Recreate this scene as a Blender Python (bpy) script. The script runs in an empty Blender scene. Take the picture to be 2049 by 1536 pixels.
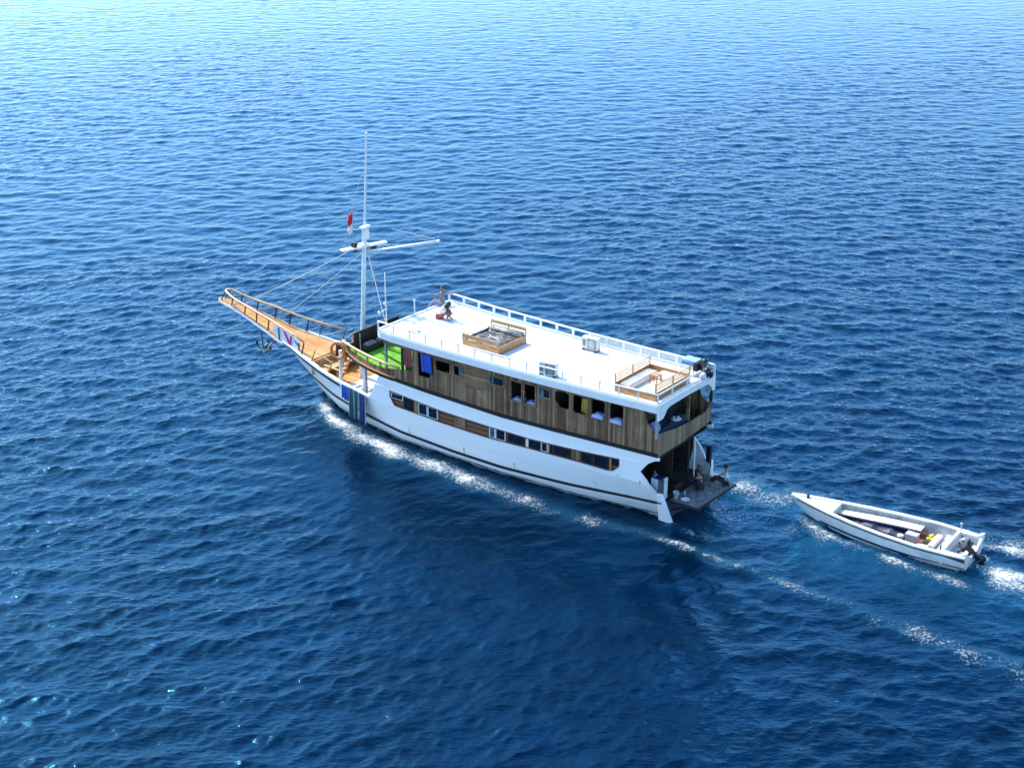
import bpy, bmesh, math, random
import numpy as np
from mathutils import Vector, Matrix
random.seed(4)
sc = bpy.context.scene
R = math.radians
# ---------------------------------------------------------------- camera
cd = bpy.data.cameras.new('camera'); cam = bpy.data.objects.new('camera', cd); sc.collection.objects.link(cam)
cam.location = (0, 0, 29.7); cam.rotation_euler = (R(90-22.097), 0, 0)
cd.sensor_width = 36; cd.lens = 3000/2049*36; cd.clip_end = 30000; cd.clip_start = .5
sc.camera = cam
# ---------------------------------------------------------------- sky and sun
SUN_EL, SUN_AZ = R(47), R(-50)                # azimuth from +Y, negative to the left
w = bpy.data.worlds.new('World'); sc.world = w; w.use_nodes = True
nt = w.node_tree; bg = nt.nodes['Background']
sky = nt.nodes.new('ShaderNodeTexSky'); sky.sky_type = 'NISHITA'; sky.sun_disc = False
sky.sun_elevation = SUN_EL; sky.sun_rotation = SUN_AZ; sky.air_density = 1.0; sky.dust_density = 1.5; sky.ozone_density = 1.0
tint = nt.nodes.new('ShaderNodeMix'); tint.data_type = 'RGBA'; tint.blend_type = 'MULTIPLY'; tint.inputs[0].default_value = 1
tint.inputs[7].default_value = (.68, .90, 1.05, 1); nt.links.new(sky.outputs[0], tint.inputs[6]); nt.links.new(tint.outputs[2], bg.inputs[0]); bg.inputs[1].default_value = 0.15
sd = bpy.data.lights.new('sun', 'SUN'); sd.energy = 2.6; sd.angle = R(.5); sd.color = (1, .95, .87)
so = bpy.data.objects.new('sun', sd); sc.collection.objects.link(so)
sv = Vector((math.sin(SUN_AZ)*math.cos(SUN_EL), math.cos(SUN_AZ)*math.cos(SUN_EL), math.sin(SUN_EL)))
so.rotation_euler = sv.to_track_quat('Z', 'Y').to_euler(); so.location = (0, 0, 60)
sc.view_settings.view_transform = 'Standard'; sc.view_settings.look = 'None'
sc.view_settings.exposure = 1.45; sc.view_settings.gamma = 1
sc.cycles.max_bounces = 8; sc.cycles.sample_clamp_indirect = 6

# ---------------------------------------------------------------- helpers
COL = sc.collection
def lerp(u, pts):
    xs = [p[0] for p in pts]; ys = [p[1] for p in pts]
    return float(np.interp(u, xs, ys))
class M:
    """collects shapes into one mesh"""
    def __init__(s): s.v = []; s.f = []
    def add(s, vs, fs):
        n = len(s.v); s.v += [tuple(map(float, p)) for p in vs]; s.f += [tuple(i+n for i in f) for f in fs]; return s
    def hexa(s, p):           # 8 points: bottom 4 ccw, top 4 ccw
        return s.add(p, [(3,2,1,0),(4,5,6,7),(0,1,5,4),(1,2,6,5),(2,3,7,6),(3,0,4,7)])
    def box(s, x0, x1, y0, y1, z0, z1):
        return s.hexa([(x0,y0,z0),(x1,y0,z0),(x1,y1,z0),(x0,y1,z0),(x0,y0,z1),(x1,y0,z1),(x1,y1,z1),(x0,y1,z1)])
    def obox(s, c, size, rz=0, ry=0, rx=0):
        m = Matrix.Translation(c) @ Matrix.Rotation(rz,4,'Z') @ Matrix.Rotation(ry,4,'Y') @ Matrix.Rotation(rx,4,'X')
        a, b, d = size[0]/2, size[1]/2, size[2]/2
        return s.hexa([m @ Vector(q) for q in [(-a,-b,-d),(a,-b,-d),(a,b,-d),(-a,b,-d),(-a,-b,d),(a,-b,d),(a,b,d),(-a,b,d)]])
    def bar(s, a, b, w, h=None):
        h = h or w; a = Vector(a); b = Vector(b); d = (b-a)
        up = Vector((0,0,1)) if abs(d.normalized().z) < .95 else Vector((1,0,0))
        x = d.cross(up).normalized()*w/2; y = x.cross(d).normalized()*h/2
        return s.hexa([a-x-y, a+x-y, a+x+y, a-x+y, b-x-y, b+x-y, b+x+y, b-x+y])
    def tube(s, path, r, n=8, closed=False):
        P = [Vector(p) for p in path]; k = len(P); rr = r if isinstance(r, (list, tuple)) else [r]*k
        vs = []; fs = []; prev = None
        for i, p in enumerate(P):
            if closed: d = P[(i+1) % k]-P[i-1]
            else: d = P[min(i+1, k-1)]-P[max(i-1, 0)]
            d.normalize()
            if prev is None:
                up = Vector((0,0,1)) if abs(d.z) < .9 else Vector((1,0,0)); x = d.cross(up).normalized()
            else: x = (prev-d*prev.dot(d)).normalized()
            prev = x; y = d.cross(x)
            for j in range(n):
                t = 2*math.pi*j/n; vs.append(p+(x*math.cos(t)+y*math.sin(t))*rr[i])
        m = k if closed else k-1
        for i in range(m):
            for j in range(n):
                a = i*n+j; b = i*n+(j+1) % n; c = ((i+1) % k)*n+(j+1) % n; e = ((i+1) % k)*n+j
                fs.append((a, b, c, e))
        if not closed: fs += [tuple(reversed(range(n))), tuple(range((k-1)*n, k*n))]
        return s.add(vs, fs)
    def lathe(s, c, prof, n=16, axis=None):
        c = Vector(c); vs = []; fs = []; q = Vector(axis).to_track_quat('Z','Y') if axis else None
        for r, z in prof:
            for j in range(n):
                t = 2*math.pi*j/n; p = Vector((r*math.cos(t), r*math.sin(t), z)); vs.append(c+(q @ p if q else p))
        for i in range(len(prof)-1):
            for j in range(n): fs.append((i*n+j, i*n+(j+1) % n, (i+1)*n+(j+1) % n, (i+1)*n+j))
        fs += [tuple(reversed(range(n))), tuple(range((len(prof)-1)*n, len(prof)*n))]
        return s.add(vs, fs)
    def ell(s, c, r, n=14, k=9):
        prof = [(math.sin(math.pi*i/k), -math.cos(math.pi*i/k)) for i in range(k+1)]
        vs = []; fs = []
        for a, z in prof:
            for j in range(n):
                t = 2*math.pi*j/n; vs.append((c[0]+r[0]*a*math.cos(t), c[1]+r[1]*a*math.sin(t), c[2]+r[2]*z))
        for i in range(k):
            for j in range(n): fs.append((i*n+j, i*n+(j+1) % n, (i+1)*n+(j+1) % n, (i+1)*n+j))
        return s.add(vs, fs)
    def grid(s, rows):
        n = len(rows[0]); vs = [p for r in rows for p in r]; fs = []
        for i in range(len(rows)-1):
            for j in range(n-1): fs.append((i*n+j, i*n+j+1, (i+1)*n+j+1, (i+1)*n+j))
        return s.add(vs, fs)
    def slab(s, us, half, zf, th):        # horizontal plate, outline half(u) about v=0, top at zf(u)
        top = [[(u, -half(u), zf(u)), (u, half(u), zf(u))] for u in us]
        bot = [[(u, half(u), zf(u)-th), (u, -half(u), zf(u)-th)] for u in us]
        n = len(s.v)
        s.grid(top); s.grid(bot)
        s.grid([[(u, half(u), zf(u)), (u, half(u), zf(u)-th)] for u in us])
        s.grid([[(u, -half(u), zf(u)-th), (u, -half(u), zf(u))] for u in us])
        for u in (us[0], us[-1]):
            h = half(u); z = zf(u); s.add([(u,-h,z-th),(u,h,z-th),(u,h,z),(u,-h,z)], [(0,1,2,3)])
        return s
    def prism(s, poly, a, b, plane='yz'):   # polygon extruded between a and b along the missing axis
        n = len(poly)
        mk = {'yz': lambda p, t: (t, p[0], p[1]), 'xz': lambda p, t: (p[0], t, p[1]), 'xy': lambda p, t: (p[0], p[1], t)}[plane]
        vs = [mk(p, a) for p in poly]+[mk(p, b) for p in poly]
        return s.add(vs, [tuple(range(n)), tuple(reversed(range(n, 2*n)))]+[(i, i+n, (i+1) % n+n, (i+1) % n) for i in range(n)])
    def build(s, name, mat, parent=None, smooth=False, bevel=0, weld=True, off=(0,0,0), solid=0, label=None):
        me = bpy.data.meshes.new(name)
        me.from_pydata([(p[0]-off[0], p[1]-off[1], p[2]-off[2]) for p in s.v], [], s.f)
        bm = bmesh.new(); bm.from_mesh(me)
        if weld: bmesh.ops.remove_doubles(bm, verts=bm.verts, dist=1e-4)
        bmesh.ops.recalc_face_normals(bm, faces=bm.faces)
        bm.to_mesh(me); bm.free()
        o = bpy.data.objects.new(name, me); COL.objects.link(o)
        me.materials.append(mat)
        if smooth:
            for p in me.polygons: p.use_smooth = True
        if solid:
            m = o.modifiers.new('solid', 'SOLIDIFY'); m.thickness = solid; m.offset = 0
        if bevel:
            m = o.modifiers.new('bevel', 'BEVEL'); m.width = bevel; m.segments = 2; m.limit_method = 'ANGLE'
        if parent: o.parent = parent
        if label: o['label'] = label
        return o
def tag(o, label, cat, group=None, kind=None):
    if label: o['label'] = label
    if cat: o['category'] = cat
    if group: o['group'] = group
    if kind: o['kind'] = kind
    return o
SHIP = Vector((7.3722, 58.9257, 0)); HEAD = R(142.5)
def W(u, v, z): return SHIP + Vector((u*math.cos(HEAD)-v*math.sin(HEAD), u*math.sin(HEAD)+v*math.cos(HEAD), z))
def thing(name, label, cat, u=0, v=0, z=0, rz=0, group=None):   # Empty at ship coordinates (u forward, v to port)
    o = bpy.data.objects.new(name, None); COL.objects.link(o)
    o.location = W(u, v, z); o.rotation_euler = (0, 0, HEAD+rz); o.empty_display_size = .2
    return tag(o, label, cat, group)

# ---------------------------------------------------------------- materials
def newmat(name):
    m = bpy.data.materials.new(name); m.use_nodes = True; t = m.node_tree; return m, t, t.nodes['Principled BSDF']
def mat(name, col, rough=.5, var=.12, scale=3., metal=0, bump=0., bscale=20, spec=.5, stretch=(1,1,1), col2=None):
    m, t, b = newmat(name); N = t.nodes; L = t.links
    tc = N.new('ShaderNodeTexCoord'); mp = N.new('ShaderNodeMapping'); mp.inputs['Scale'].default_value = stretch
    L.new(tc.outputs['Object'], mp.inputs[0])
    n = N.new('ShaderNodeTexNoise'); n.inputs['Scale'].default_value = scale; n.inputs['Detail'].default_value = 5
    L.new(mp.outputs[0], n.inputs[0])
    r = N.new('ShaderNodeValToRGB'); L.new(n.outputs[0], r.inputs[0])
    c2 = col2 or tuple(c*(1-var*2) for c in col)
    r.color_ramp.elements[0].position = .35; r.color_ramp.elements[1].position = .65
    r.color_ramp.elements[0].color = (*c2, 1); r.color_ramp.elements[1].color = (*col, 1)
    L.new(r.outputs[0], b.inputs['Base Color'])
    b.inputs['Roughness'].default_value = rough; b.inputs['Metallic'].default_value = metal
    b.inputs['Specular IOR Level'].default_value = spec
    if bump:
        n2 = N.new('ShaderNodeTexNoise'); n2.inputs['Scale'].default_value = bscale; n2.inputs['Detail'].default_value = 3
        L.new(mp.outputs[0], n2.inputs[0])
        bp = N.new('ShaderNodeBump'); bp.inputs['Strength'].default_value = 1; bp.inputs['Distance'].default_value = bump
        L.new(n2.outputs[0], bp.inputs['Height']); L.new(bp.outputs[0], b.inputs['Normal'])
    return m
def planks(name, cols, width, axis=0, gap=.06, rough=.75, across=1, grain=40, bump=.006, dirt=.5):
    """boards running along z (axis=0: boards counted along x) or along x (axis=2: boards counted along z)"""
    m, t, b = newmat(name); N = t.nodes; L = t.links
    tc = N.new('ShaderNodeTexCoord'); sp = N.new('ShaderNodeSeparateXYZ'); L.new(tc.outputs['Object'], sp.inputs[0])
    def math_(op, a, c=None):
        n = N.new('ShaderNodeMath'); n.operation = op
        for i, q in enumerate((a, c)):
            if q is None: continue
            if isinstance(q, (int, float)): n.inputs[i].default_value = q
            else: L.new(q, n.inputs[i])
        return n.outputs[0]
    if axis == 'xy': co = math_('ADD', sp.outputs[0], sp.outputs[1])
    else: co = sp.outputs[axis]
    d = math_('DIVIDE', co, width); fl = math_('FLOOR', d); fr = math_('FRACT', d)
    wn = N.new('ShaderNodeTexWhiteNoise'); wn.noise_dimensions = '1D'; L.new(fl, wn.inputs['W'])
    # grain: noise stretched along the board
    mp = N.new('ShaderNodeMapping'); L.new(tc.outputs['Object'], mp.inputs[0])
    s = [grain, grain, grain*.06]
    if axis == 2 or axis == 1: s = [grain*.06, grain, grain]
    mp.inputs['Scale'].default_value = s
    n1 = N.new('ShaderNodeTexNoise'); n1.inputs['Scale'].default_value = 1; n1.inputs['Detail'].default_value = 6; L.new(mp.outputs[0], n1.inputs[0])
    n2 = N.new('ShaderNodeTexNoise'); n2.inputs['Scale'].default_value = .9; n2.inputs['Detail'].default_value = 4; L.new(tc.outputs['Object'], n2.inputs[0])
    a = math_('MULTIPLY', wn.outputs[0], .45); c = math_('MULTIPLY', n1.outputs[0], .75); e = math_('MULTIPLY', n2.outputs[0], dirt)
    f = math_('ADD', math_('ADD', a, c), e); f = math_('SUBTRACT', f, .35+dirt*.25)
    r = N.new('ShaderNodeValToRGB'); L.new(f, r.inputs[0]); el = r.color_ramp.elements
    while len(el) < len(cols): el.new(.5)
    for i, q in enumerate(cols): el[i].position = i/(len(cols)-1); el[i].color = (*q, 1)
    g = math_('LESS_THAN', fr, gap)
    mx = N.new('ShaderNodeMix'); mx.data_type = 'RGBA'; L.new(g, mx.inputs[0]); L.new(r.outputs[0], mx.inputs[6])
    mx.inputs[7].default_value = (*[q*.25 for q in cols[0]], 1)
    L.new(mx.outputs[2], b.inputs['Base Color']); b.inputs['Roughness'].default_value = rough; b.inputs['Specular IOR Level'].default_value = .3
    hb = math_('SUBTRACT', n1.outputs[0], math_('MULTIPLY', g, 1.5))
    bp = N.new('ShaderNodeBump'); bp.inputs['Distance'].default_value = bump; L.new(hb, bp.inputs['Height']); L.new(bp.outputs[0], b.inputs['Normal'])
    return m
white = mat('white_paint', (.80,.80,.79), .38, .035, 1.3, bump=.004, bscale=6)
roofw = planks('roof_white', [(.66,.65,.62),(.75,.745,.72),(.79,.785,.77),(.81,.81,.80)], 1.22, 0, gap=.012, rough=.6, grain=1.5, bump=.003, dirt=.9)
hullw = planks('hull_paint', [(.735,.73,.71),(.775,.775,.765),(.795,.795,.79),(.80,.80,.80)], .24, 2, gap=.0, rough=.42, grain=1.6, bump=.004, dirt=1.1)
railw = mat('rail_white', (.74,.74,.73), .45, .08, 5)
mastw = mat('mast_white', (.72,.74,.76), .45, .08, 3)
black = mat('black_paint', (.012,.012,.014), .4, .2, 6)
dark = mat('dark_brown', (.03,.017,.013), .6, .3, 4, bump=.004)
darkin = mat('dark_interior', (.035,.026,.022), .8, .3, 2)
wall_m = planks('weathered_wood', [(.05,.020,.010),(.15,.082,.042),(.30,.20,.115),(.66,.50,.34)], .12, 0, dirt=.6, grain=26)
wall_a = planks('weathered_wood_aft', [(.11,.055,.03),(.22,.14,.085),(.33,.23,.15),(.48,.36,.24)], .15, 1)
wall_h = planks('weathered_wood_flat', [(.09,.045,.022),(.20,.115,.056),(.34,.22,.11),(.50,.35,.19)], .12, 2)
band_m = planks('band_wood', [(.06,.022,.012),(.14,.06,.03),(.24,.11,.055),(.32,.17,.09)], .11, 2)
deck_m = planks('varnished_deck', [(.46,.19,.045),(.60,.28,.075),(.70,.37,.12),(.76,.44,.17)], .12, 1, gap=.07, rough=.35, bump=.003, dirt=.3)
varn = mat('varnished_wood', (.55,.25,.07), .3, .2, 4, stretch=(.3,3,3), bump=.002)
varnd = mat('varnished_wood_light', (.66,.40,.17), .32, .15, 4, stretch=(.3,3,3))
orange = mat('orange_wood', (.55,.20,.06), .35, .2, 5, stretch=(.3,3,3))
furn = mat('furniture_wood', (.52,.25,.09), .4, .2, 6, stretch=(.4,2,2), bump=.002)
turf = mat('green_turf', (.15,.46,.02), .9, .16, 3, bump=.02, bscale=90)
cushw = mat('cream_cushion', (.74,.70,.62), .8, .06, 4, bump=.01, bscale=5)
greyf = mat('grey_fabric', (.14,.13,.12), .32, .4, 5, bump=.09, bscale=3.5, stretch=(1,2.2,1))
rope_m = mat('rope', (.55,.50,.42), .8, .1, 10)
steel = mat('grey_metal', (.42,.43,.44), .35, .15, 6, metal=.4)
acgrey = mat('ac_casing', (.62,.61,.57), .45, .06, 3)
grille = mat('ac_grille', (.22,.26,.27), .5, .3, 30)
platm = mat('platform_grey', (.20,.215,.23), .7, .35, 7, bump=.01, bscale=12)
glass, tg, bgp = newmat('window_glass')
bgp.inputs['Base Color'].default_value = (.006,.010,.018,1); bgp.inputs['Roughness'].default_value = .08; bgp.inputs['IOR'].default_value = 1.5
_n = tg.nodes.new('ShaderNodeTexNoise'); _n.inputs['Scale'].default_value = 2.2
_b = tg.nodes.new('ShaderNodeBump'); _b.inputs['Distance'].default_value = .03; tg.links.new(_n.outputs[0], _b.inputs['Height']); tg.links.new(_b.outputs[0], bgp.inputs['Normal'])
glassb = mat('blue_glass', (.10,.20,.28), .12, .4, 2.5)
def cloth(name, c, c2=None, sc_=6): return mat(name, c, .85, .15, sc_, bump=.02, bscale=9, col2=c2)
cl_blue = cloth('blue_cloth', (.015,.07,.42)); cl_blue2 = cloth('deep_blue_cloth', (.01,.035,.15)); cl_bed = cloth('slate_blue_cloth', (.018,.035,.085)); cl_green = cloth('dark_green_cloth', (.008,.07,.08))
cl_pale = cloth('aqua_trim_cloth', (.35,.62,.62)); cl_red = cloth('red_cloth', (.26,.055,.04)); cl_yel = cloth('yellow_cloth', (.50,.33,.06))
cl_white = cloth('white_cloth', (.75,.74,.70)); cl_sheet = cloth('blue_white_sheet', (.36,.40,.55), (.20,.26,.50)); cl_black = cloth('black_cloth', (.012,.012,.016))
cl_pink = cloth('pink_cloth', (.42,.09,.09)); cl_lav = cloth('lavender_cloth', (.25,.24,.36)); cl_grey = cloth('grey_cloth', (.22,.21,.22)); cl_teal = cloth('pale_teal_shirt', (.50,.72,.72))
skin = mat('skin', (.30,.15,.09), .5, .1, 9); hair = mat('hair', (.012,.010,.010), .55, .2, 30, bump=.01, bscale=60); hairb = mat('brown_hair', (.07,.03,.02), .55, .2, 30)
navyd = mat('dark_slate', (.04,.055,.075), .5); navy = mat('navy_paint', (.012,.014,.07), .45, .2, 4); ring_m = mat('orange_ring', (.75,.20,.03), .4, .12, 4)
redfl = mat('tender_floor', (.30,.10,.05), .55, .25, 6, stretch=(.4,3,3)); tendw = mat('tender_white', (.76,.76,.74), .35, .08, 2, bump=.006, bscale=5)
tin = mat('tender_inside', (.50,.52,.50), .55, .22, 3); yelp = mat('yellow_plastic', (.75,.52,.06), .35, .1, 6)
red_m = mat('flag_red', (.60,.012,.03), .8, .1, 8); pinkm = mat('magenta_print', (.45,.02,.16), .7, .1, 8); blueg = mat('blue_cowling', (.10,.25,.55), .2, .2, 5)

# ---------------------------------------------------------------- the water: directional wind sea, summed by FFT
def sea(N, L, seed, kp, kmin, kmax, ang, slope, chop):
    rng = np.random.default_rng(seed)
    k1 = 2*np.pi*np.fft.fftfreq(N, L/N); kx, ky = np.meshgrid(k1, k1); k = np.hypot(kx, ky); k[0, 0] = 1e9
    c = (kx*math.cos(ang)+ky*math.sin(ang))/k
    P = np.exp(-(kp/k)**2)/k**3.7*(.08+np.clip(c, 0, 1)**5*1.0+np.clip(-c, 0, 1)**4*.1)
    P[(k < kmin) | (k > kmax)] = 0
    a = np.sqrt(P)*(rng.normal(size=(N, N))+1j*rng.normal(size=(N, N)))
    h = np.fft.ifft2(a).real; sx = np.fft.ifft2(1j*kx*a).real; sy = np.fft.ifft2(1j*ky*a).real
    s = slope/math.sqrt((sx**2+sy**2).mean())
    dx = np.fft.ifft2(-1j*kx/k*a).real; dy = np.fft.ifft2(-1j*ky/k*a).real
    return h*s, -dx*s*chop, -dy*s*chop
def sample(F, L, x, y):
    N = F.shape[0]; fx = (x/L*N) % N; fy = (y/L*N) % N; ix = fx.astype(int); iy = fy.astype(int); tx = fx-ix; ty = fy-iy
    ix %= N; iy %= N; jx = (ix+1) % N; jy = (iy+1) % N
    return (F[iy, ix]*(1-tx)+F[iy, jx]*tx)*(1-ty)+(F[jy, ix]*(1-tx)+F[jy, jx]*tx)*ty
def axis_y():
    ys = [-200., -60., 0., 15., 25., 31.]; y = 34.
    while y < 260: ys.append(y); y += .09+.24*max(0, (y-45)/180.)
    st = .5
    while y < 9000: ys.append(y); st *= 1.12; y += st
    return np.array(ys)
def axis_x():
    xs = []; x = 0.
    while x < 100: xs.append(x); x += .10+.22*max(0, (x-26)/70.)
    st = .5
    while x < 6000: xs.append(x); st *= 1.2; x += st
    a = np.array(xs); return np.concatenate([-a[:0:-1], a])
def seg_dist(px, py, line):
    """distance to a polyline of (u,v,width,strength), with the width and strength of the nearest place"""
    best = np.full(px.shape, 1e9); wd = np.ones(px.shape); st = np.zeros(px.shape)
    for (a, b) in zip(line[:-1], line[1:]):
        dx, dy = b[0]-a[0], b[1]-a[1]; t = np.clip(((px-a[0])*dx+(py-a[1])*dy)/(dx*dx+dy*dy), 0, 1)
        d = np.hypot(px-a[0]-t*dx, py-a[1]-t*dy); q = d < best
        best = np.where(q, d, best); wd = np.where(q, a[2]+(b[2]-a[2])*t, wd); st = np.where(q, a[3]+(b[3]-a[3])*t, st)
    return best, wd, st
def make_sea():
    X, Y = np.meshgrid(axis_x(), axis_y()); ny, nx = X.shape
    A = sea(1024, 190., 3, 2*np.pi/2.6, 2*np.pi/9, 2*np.pi/.8, R(-86), .125, 1.0)
    B = sea(1024, 61., 8, 2*np.pi/.85, 2*np.pi/2.2, 2*np.pi/.18, R(-72), .225, 1.1)
    C_ = sea(1024, 53., 15, 2*np.pi/.85, 2*np.pi/2.6, 2*np.pi/.18, R(-118), .22, 1.1)
    ca, sa = math.cos(.35), math.sin(.35); xr = X*ca+Y*sa; yr = -X*sa+Y*ca
    wc = np.clip((X+.10*Y-6)/26., 0, 1); wc = wc*wc*(3-2*wc)*.85
    a = [sample(f, 190., X, Y) for f in A]; b = [sample(f, 61., xr, yr)*np.sqrt(1-wc) for f in B]; c3 = [sample(f, 53., X, Y)*np.sqrt(wc) for f in C_]
    b = [b[0]+c3[0], b[1]*ca-b[2]*sa+c3[1], b[1]*sa+b[2]*ca+c3[2]]
    gust = .75+.5*sample(sea(256, 400., 21, .05, .02, .25, 0, 1, 0)[0], 400., X, Y).clip(-1.6, 1.6)*.25
    far = np.clip(1-(np.hypot(X, Y)-300)/1500., .25, 1)
    calm = np.clip(1-(Y-70)/150.*.60, .33, 1)*np.clip(.85+.3*(gust-.75), .6, 1.15); far = far*calm
    h = (a[0]+b[0]*gust)*far; dx = (a[1]+b[1]*gust)*far; dy = (a[2]+b[2]*gust)*far
    # ship coordinates of every vertex
    rx, ry = X-SHIP.x, Y-SHIP.y; u = rx*math.cos(HEAD)+ry*math.sin(HEAD); v = -rx*math.sin(HEAD)+ry*math.cos(HEAD)
    foam = np.zeros(X.shape); churn = np.zeros(X.shape); lift = np.zeros(X.shape)
    lines = [
      [(21.4,.5,.25,.5),(19.4,2.1,.5,.95),(16.4,3.1,.75,.85),(13.3,3.5,.7,1.0),(10.2,3.55,.7,.95),(7.1,3.75,.65,.72),(4.3,3.75,.5,.58),(1.9,3.5,.42,.6),(-.3,3.1,.32,.54),(-3.3,3.1,.26,.56),(-6.4,3.3,.32,.54),(-9.7,3.45,.5,.52),(-13.8,3.7,.7,.42),(-18,4.0,.9,.4),(-30,5,1.2,.3)],
      [(21.4,-.5,.25,.5),(19.4,-2.1,.5,.85),(16.4,-3.1,.7,.8),(10.2,-3.6,.7,.7),(2,-3.4,.5,.5),(-1,-3.6,.7,.55),(-4.2,-4.0,.8,.42),(-12,-5.2,.7,.5),(-16,-5.6,.9,.4),(-30,-7,1.2,.3)],
      [(.2,-2.3,.5,.6),(-1.2,-3.1,.8,.95),(-2.6,-3.3,.9,.62),(-4.0,-3.2,.8,.4)],
      [(-.5,1.7,.3,.55),(-2.5,2.1,.5,.35),(-6,2.5,.6,.2)],
      [(-4.6,-2.2,.2,.5),(-5.8,-1.5,.5,1.0),(-7.3,-1.15,.4,.8),(-8.6,-1.1,.25,.3),(-9.6,-1.0,.3,.8),(-11.2,-.9,.4,.75),(-12.6,-.7,.5,.7)],
      [(-4.6,-2.9,.2,.4),(-6.2,-3.8,.4,.7),(-9,-4.3,.35,.5),(-12.2,-4.6,.5,.8),(-14.5,-5.0,.7,.7),(-20,-6,1,.4)],
      [(-12.5,-2.6,.4,.7),(-13.4,-2.5,.9,.95),(-15.5,-2.3,1.4,.85),(-22,-2,1.8,.5)]]
    for L_ in lines:
        near = (u > -34) & (u < 24) & (abs(v) < 12); d, wd, st = seg_dist(u[near], v[near], L_)
        f = st*np.exp(-(d/wd)**2); foam[near] = np.maximum(foam[near], f)
        lift[near] = np.maximum(lift[near], .13*st*np.exp(-(d/(wd*1.1))**2))
    near = (u > -30) & (u < .5) & (abs(v+.6) < 6); c_ = np.exp(-((v+.8)/2.4)**2)*np.clip((.5-u)/1.5, 0, 1)*np.exp(np.minimum(u, 0)/9.)
    churn[near] = c_[near]; foam = np.maximum(foam, churn*.46)
    h = h+lift+churn*.06*np.sin(u*3.1+np.sin(v*2.3)*2)
    lee = 1-.5*np.exp(-((v-6)/4.5)**2)*np.clip((u+9)/6, 0, 1)*np.clip((23-u)/6, 0, 1)
    h = h*lee; calm = calm*np.sqrt(lee)
    # transverse stern waves trailing astern, and keep the hulls' insides dry
    kel = np.exp(-np.abs(v-6.5-.25*(-u))/3.5)*np.clip((3-u)/6, 0, 1)*np.exp(-np.maximum(-u, 0)/28)
    h = h+.07*kel*np.sin((u*.75+v*.9)*2.6)
    inside = ((np.abs(v) < 1.3) & (u > 0) & (u < 19)) | ((np.abs(v+2.55) < .8) & (u > -11.9) & (u < -6))
    h = np.where(inside, np.minimum(h, 0)-.15, h)
    P = np.stack([X+dx, Y+dy, h], -1).reshape(-1, 3).astype(np.float32)
    i = np.arange(ny*nx).reshape(ny, nx); F = np.stack([i[:-1,:-1], i[:-1,1:], i[1:,1:], i[1:,:-1]], -1).reshape(-1, 4).astype(np.int32)
    me = bpy.data.meshes.new('water'); me.vertices.add(len(P)); me.vertices.foreach_set('co', P.ravel())
    me.loops.add(F.size); me.loops.foreach_set('vertex_index', F.ravel()); me.polygons.add(len(F))
    me.polygons.foreach_set('loop_start', np.arange(0, F.size, 4, dtype=np.int32)); me.polygons.foreach_set('use_smooth', np.ones(len(F), dtype=bool))
    me.update(calc_edges=True)
    for nm, arr in (('foam', foam), ('churn', churn), ('calm', calm)):
        at = me.attributes.new(nm, 'FLOAT', 'POINT'); at.data.foreach_set('value', arr.ravel().astype(np.float32))
    o = bpy.data.objects.new('water', me); COL.objects.link(o); tag(o, None, None, kind='structure')
    # material
    m, t, b = newmat('sea_water'); N = t.nodes; L = t.links; me.materials.append(m)
    tc = N.new('ShaderNodeTexCoord')
    def noise(s, det, stretch=(1,1,1), rough=.55):
        mp = N.new('ShaderNodeMapping'); mp.inputs['Scale'].default_value = stretch; L.new(tc.outputs['Object'], mp.inputs[0])
        n = N.new('ShaderNodeTexNoise'); n.inputs['Scale'].default_value = s; n.inputs['Detail'].default_value = det; n.inputs['Roughness'].default_value = rough
        L.new(mp.outputs[0], n.inputs[0]); return n.outputs[0]
    def mth(op, a, c, clamp=False):
        n = N.new('ShaderNodeMath'); n.operation = op; n.use_clamp = clamp
        for j, q in enumerate((a, c)):
            if isinstance(q, (int, float)): n.inputs[j].default_value = q
            else: L.new(q, n.inputs[j])
        return n.outputs[0]
    def mix(f, a, c):
        n = N.new('ShaderNodeMix'); n.data_type = 'RGBA'; L.new(f, n.inputs[0])
        for j, q in ((6, a), (7, c)):
            if isinstance(q, tuple): n.inputs[j].default_value = (*q, 1)
            else: L.new(q, n.inputs[j])
        return n.outputs[2]
    af = N.new('ShaderNodeAttribute'); af.attribute_name = 'foam'; ac = N.new('ShaderNodeAttribute'); ac.attribute_name = 'churn'
    r1 = N.new('ShaderNodeMapRange'); r1.inputs[1].default_value = .35; r1.inputs[2].default_value = .65; L.new(noise(.16, 4, (1, 1.6, 1)), r1.inputs[0])
    base = mix(r1.outputs[0], WATER_A, WATER_B)
    base = mix(mth('MULTIPLY', ac.outputs['Fac'], .6, True), base, (.008, .11, .21))
    # foam threshold broken up by noise
    fn = mth('ADD', mth('MULTIPLY', noise(8.5, 9, (1, 1, 1), .74), 1.55), mth('MULTIPLY', noise(.75, 4), .95))
    fm = N.new('ShaderNodeMapRange'); fm.inputs[1].default_value = .0; fm.inputs[2].default_value = .34
    L.new(mth('SUBTRACT', mth('ADD', mth('MULTIPLY', af.outputs['Fac'], .50), fn), 1.53), fm.inputs[0])
    gate = N.new('ShaderNodeMapRange'); gate.inputs[1].default_value = .05; gate.inputs[2].default_value = .25; L.new(af.outputs['Fac'], gate.inputs[0])
    fmo = mth('MULTIPLY', fm.outputs[0], gate.outputs[0]); base = mix(mth('MULTIPLY', af.outputs['Fac'], .35, True), base, (.02, .12, .2)); col = mix(fmo, base, (.74, .74, .72))
    thin = N.new('ShaderNodeMapRange'); thin.inputs[1].default_value = .25; thin.inputs[2].default_value = 1.2; thin.inputs[4].default_value = .35; L.new(af.outputs['Fac'], thin.inputs[0])
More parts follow.
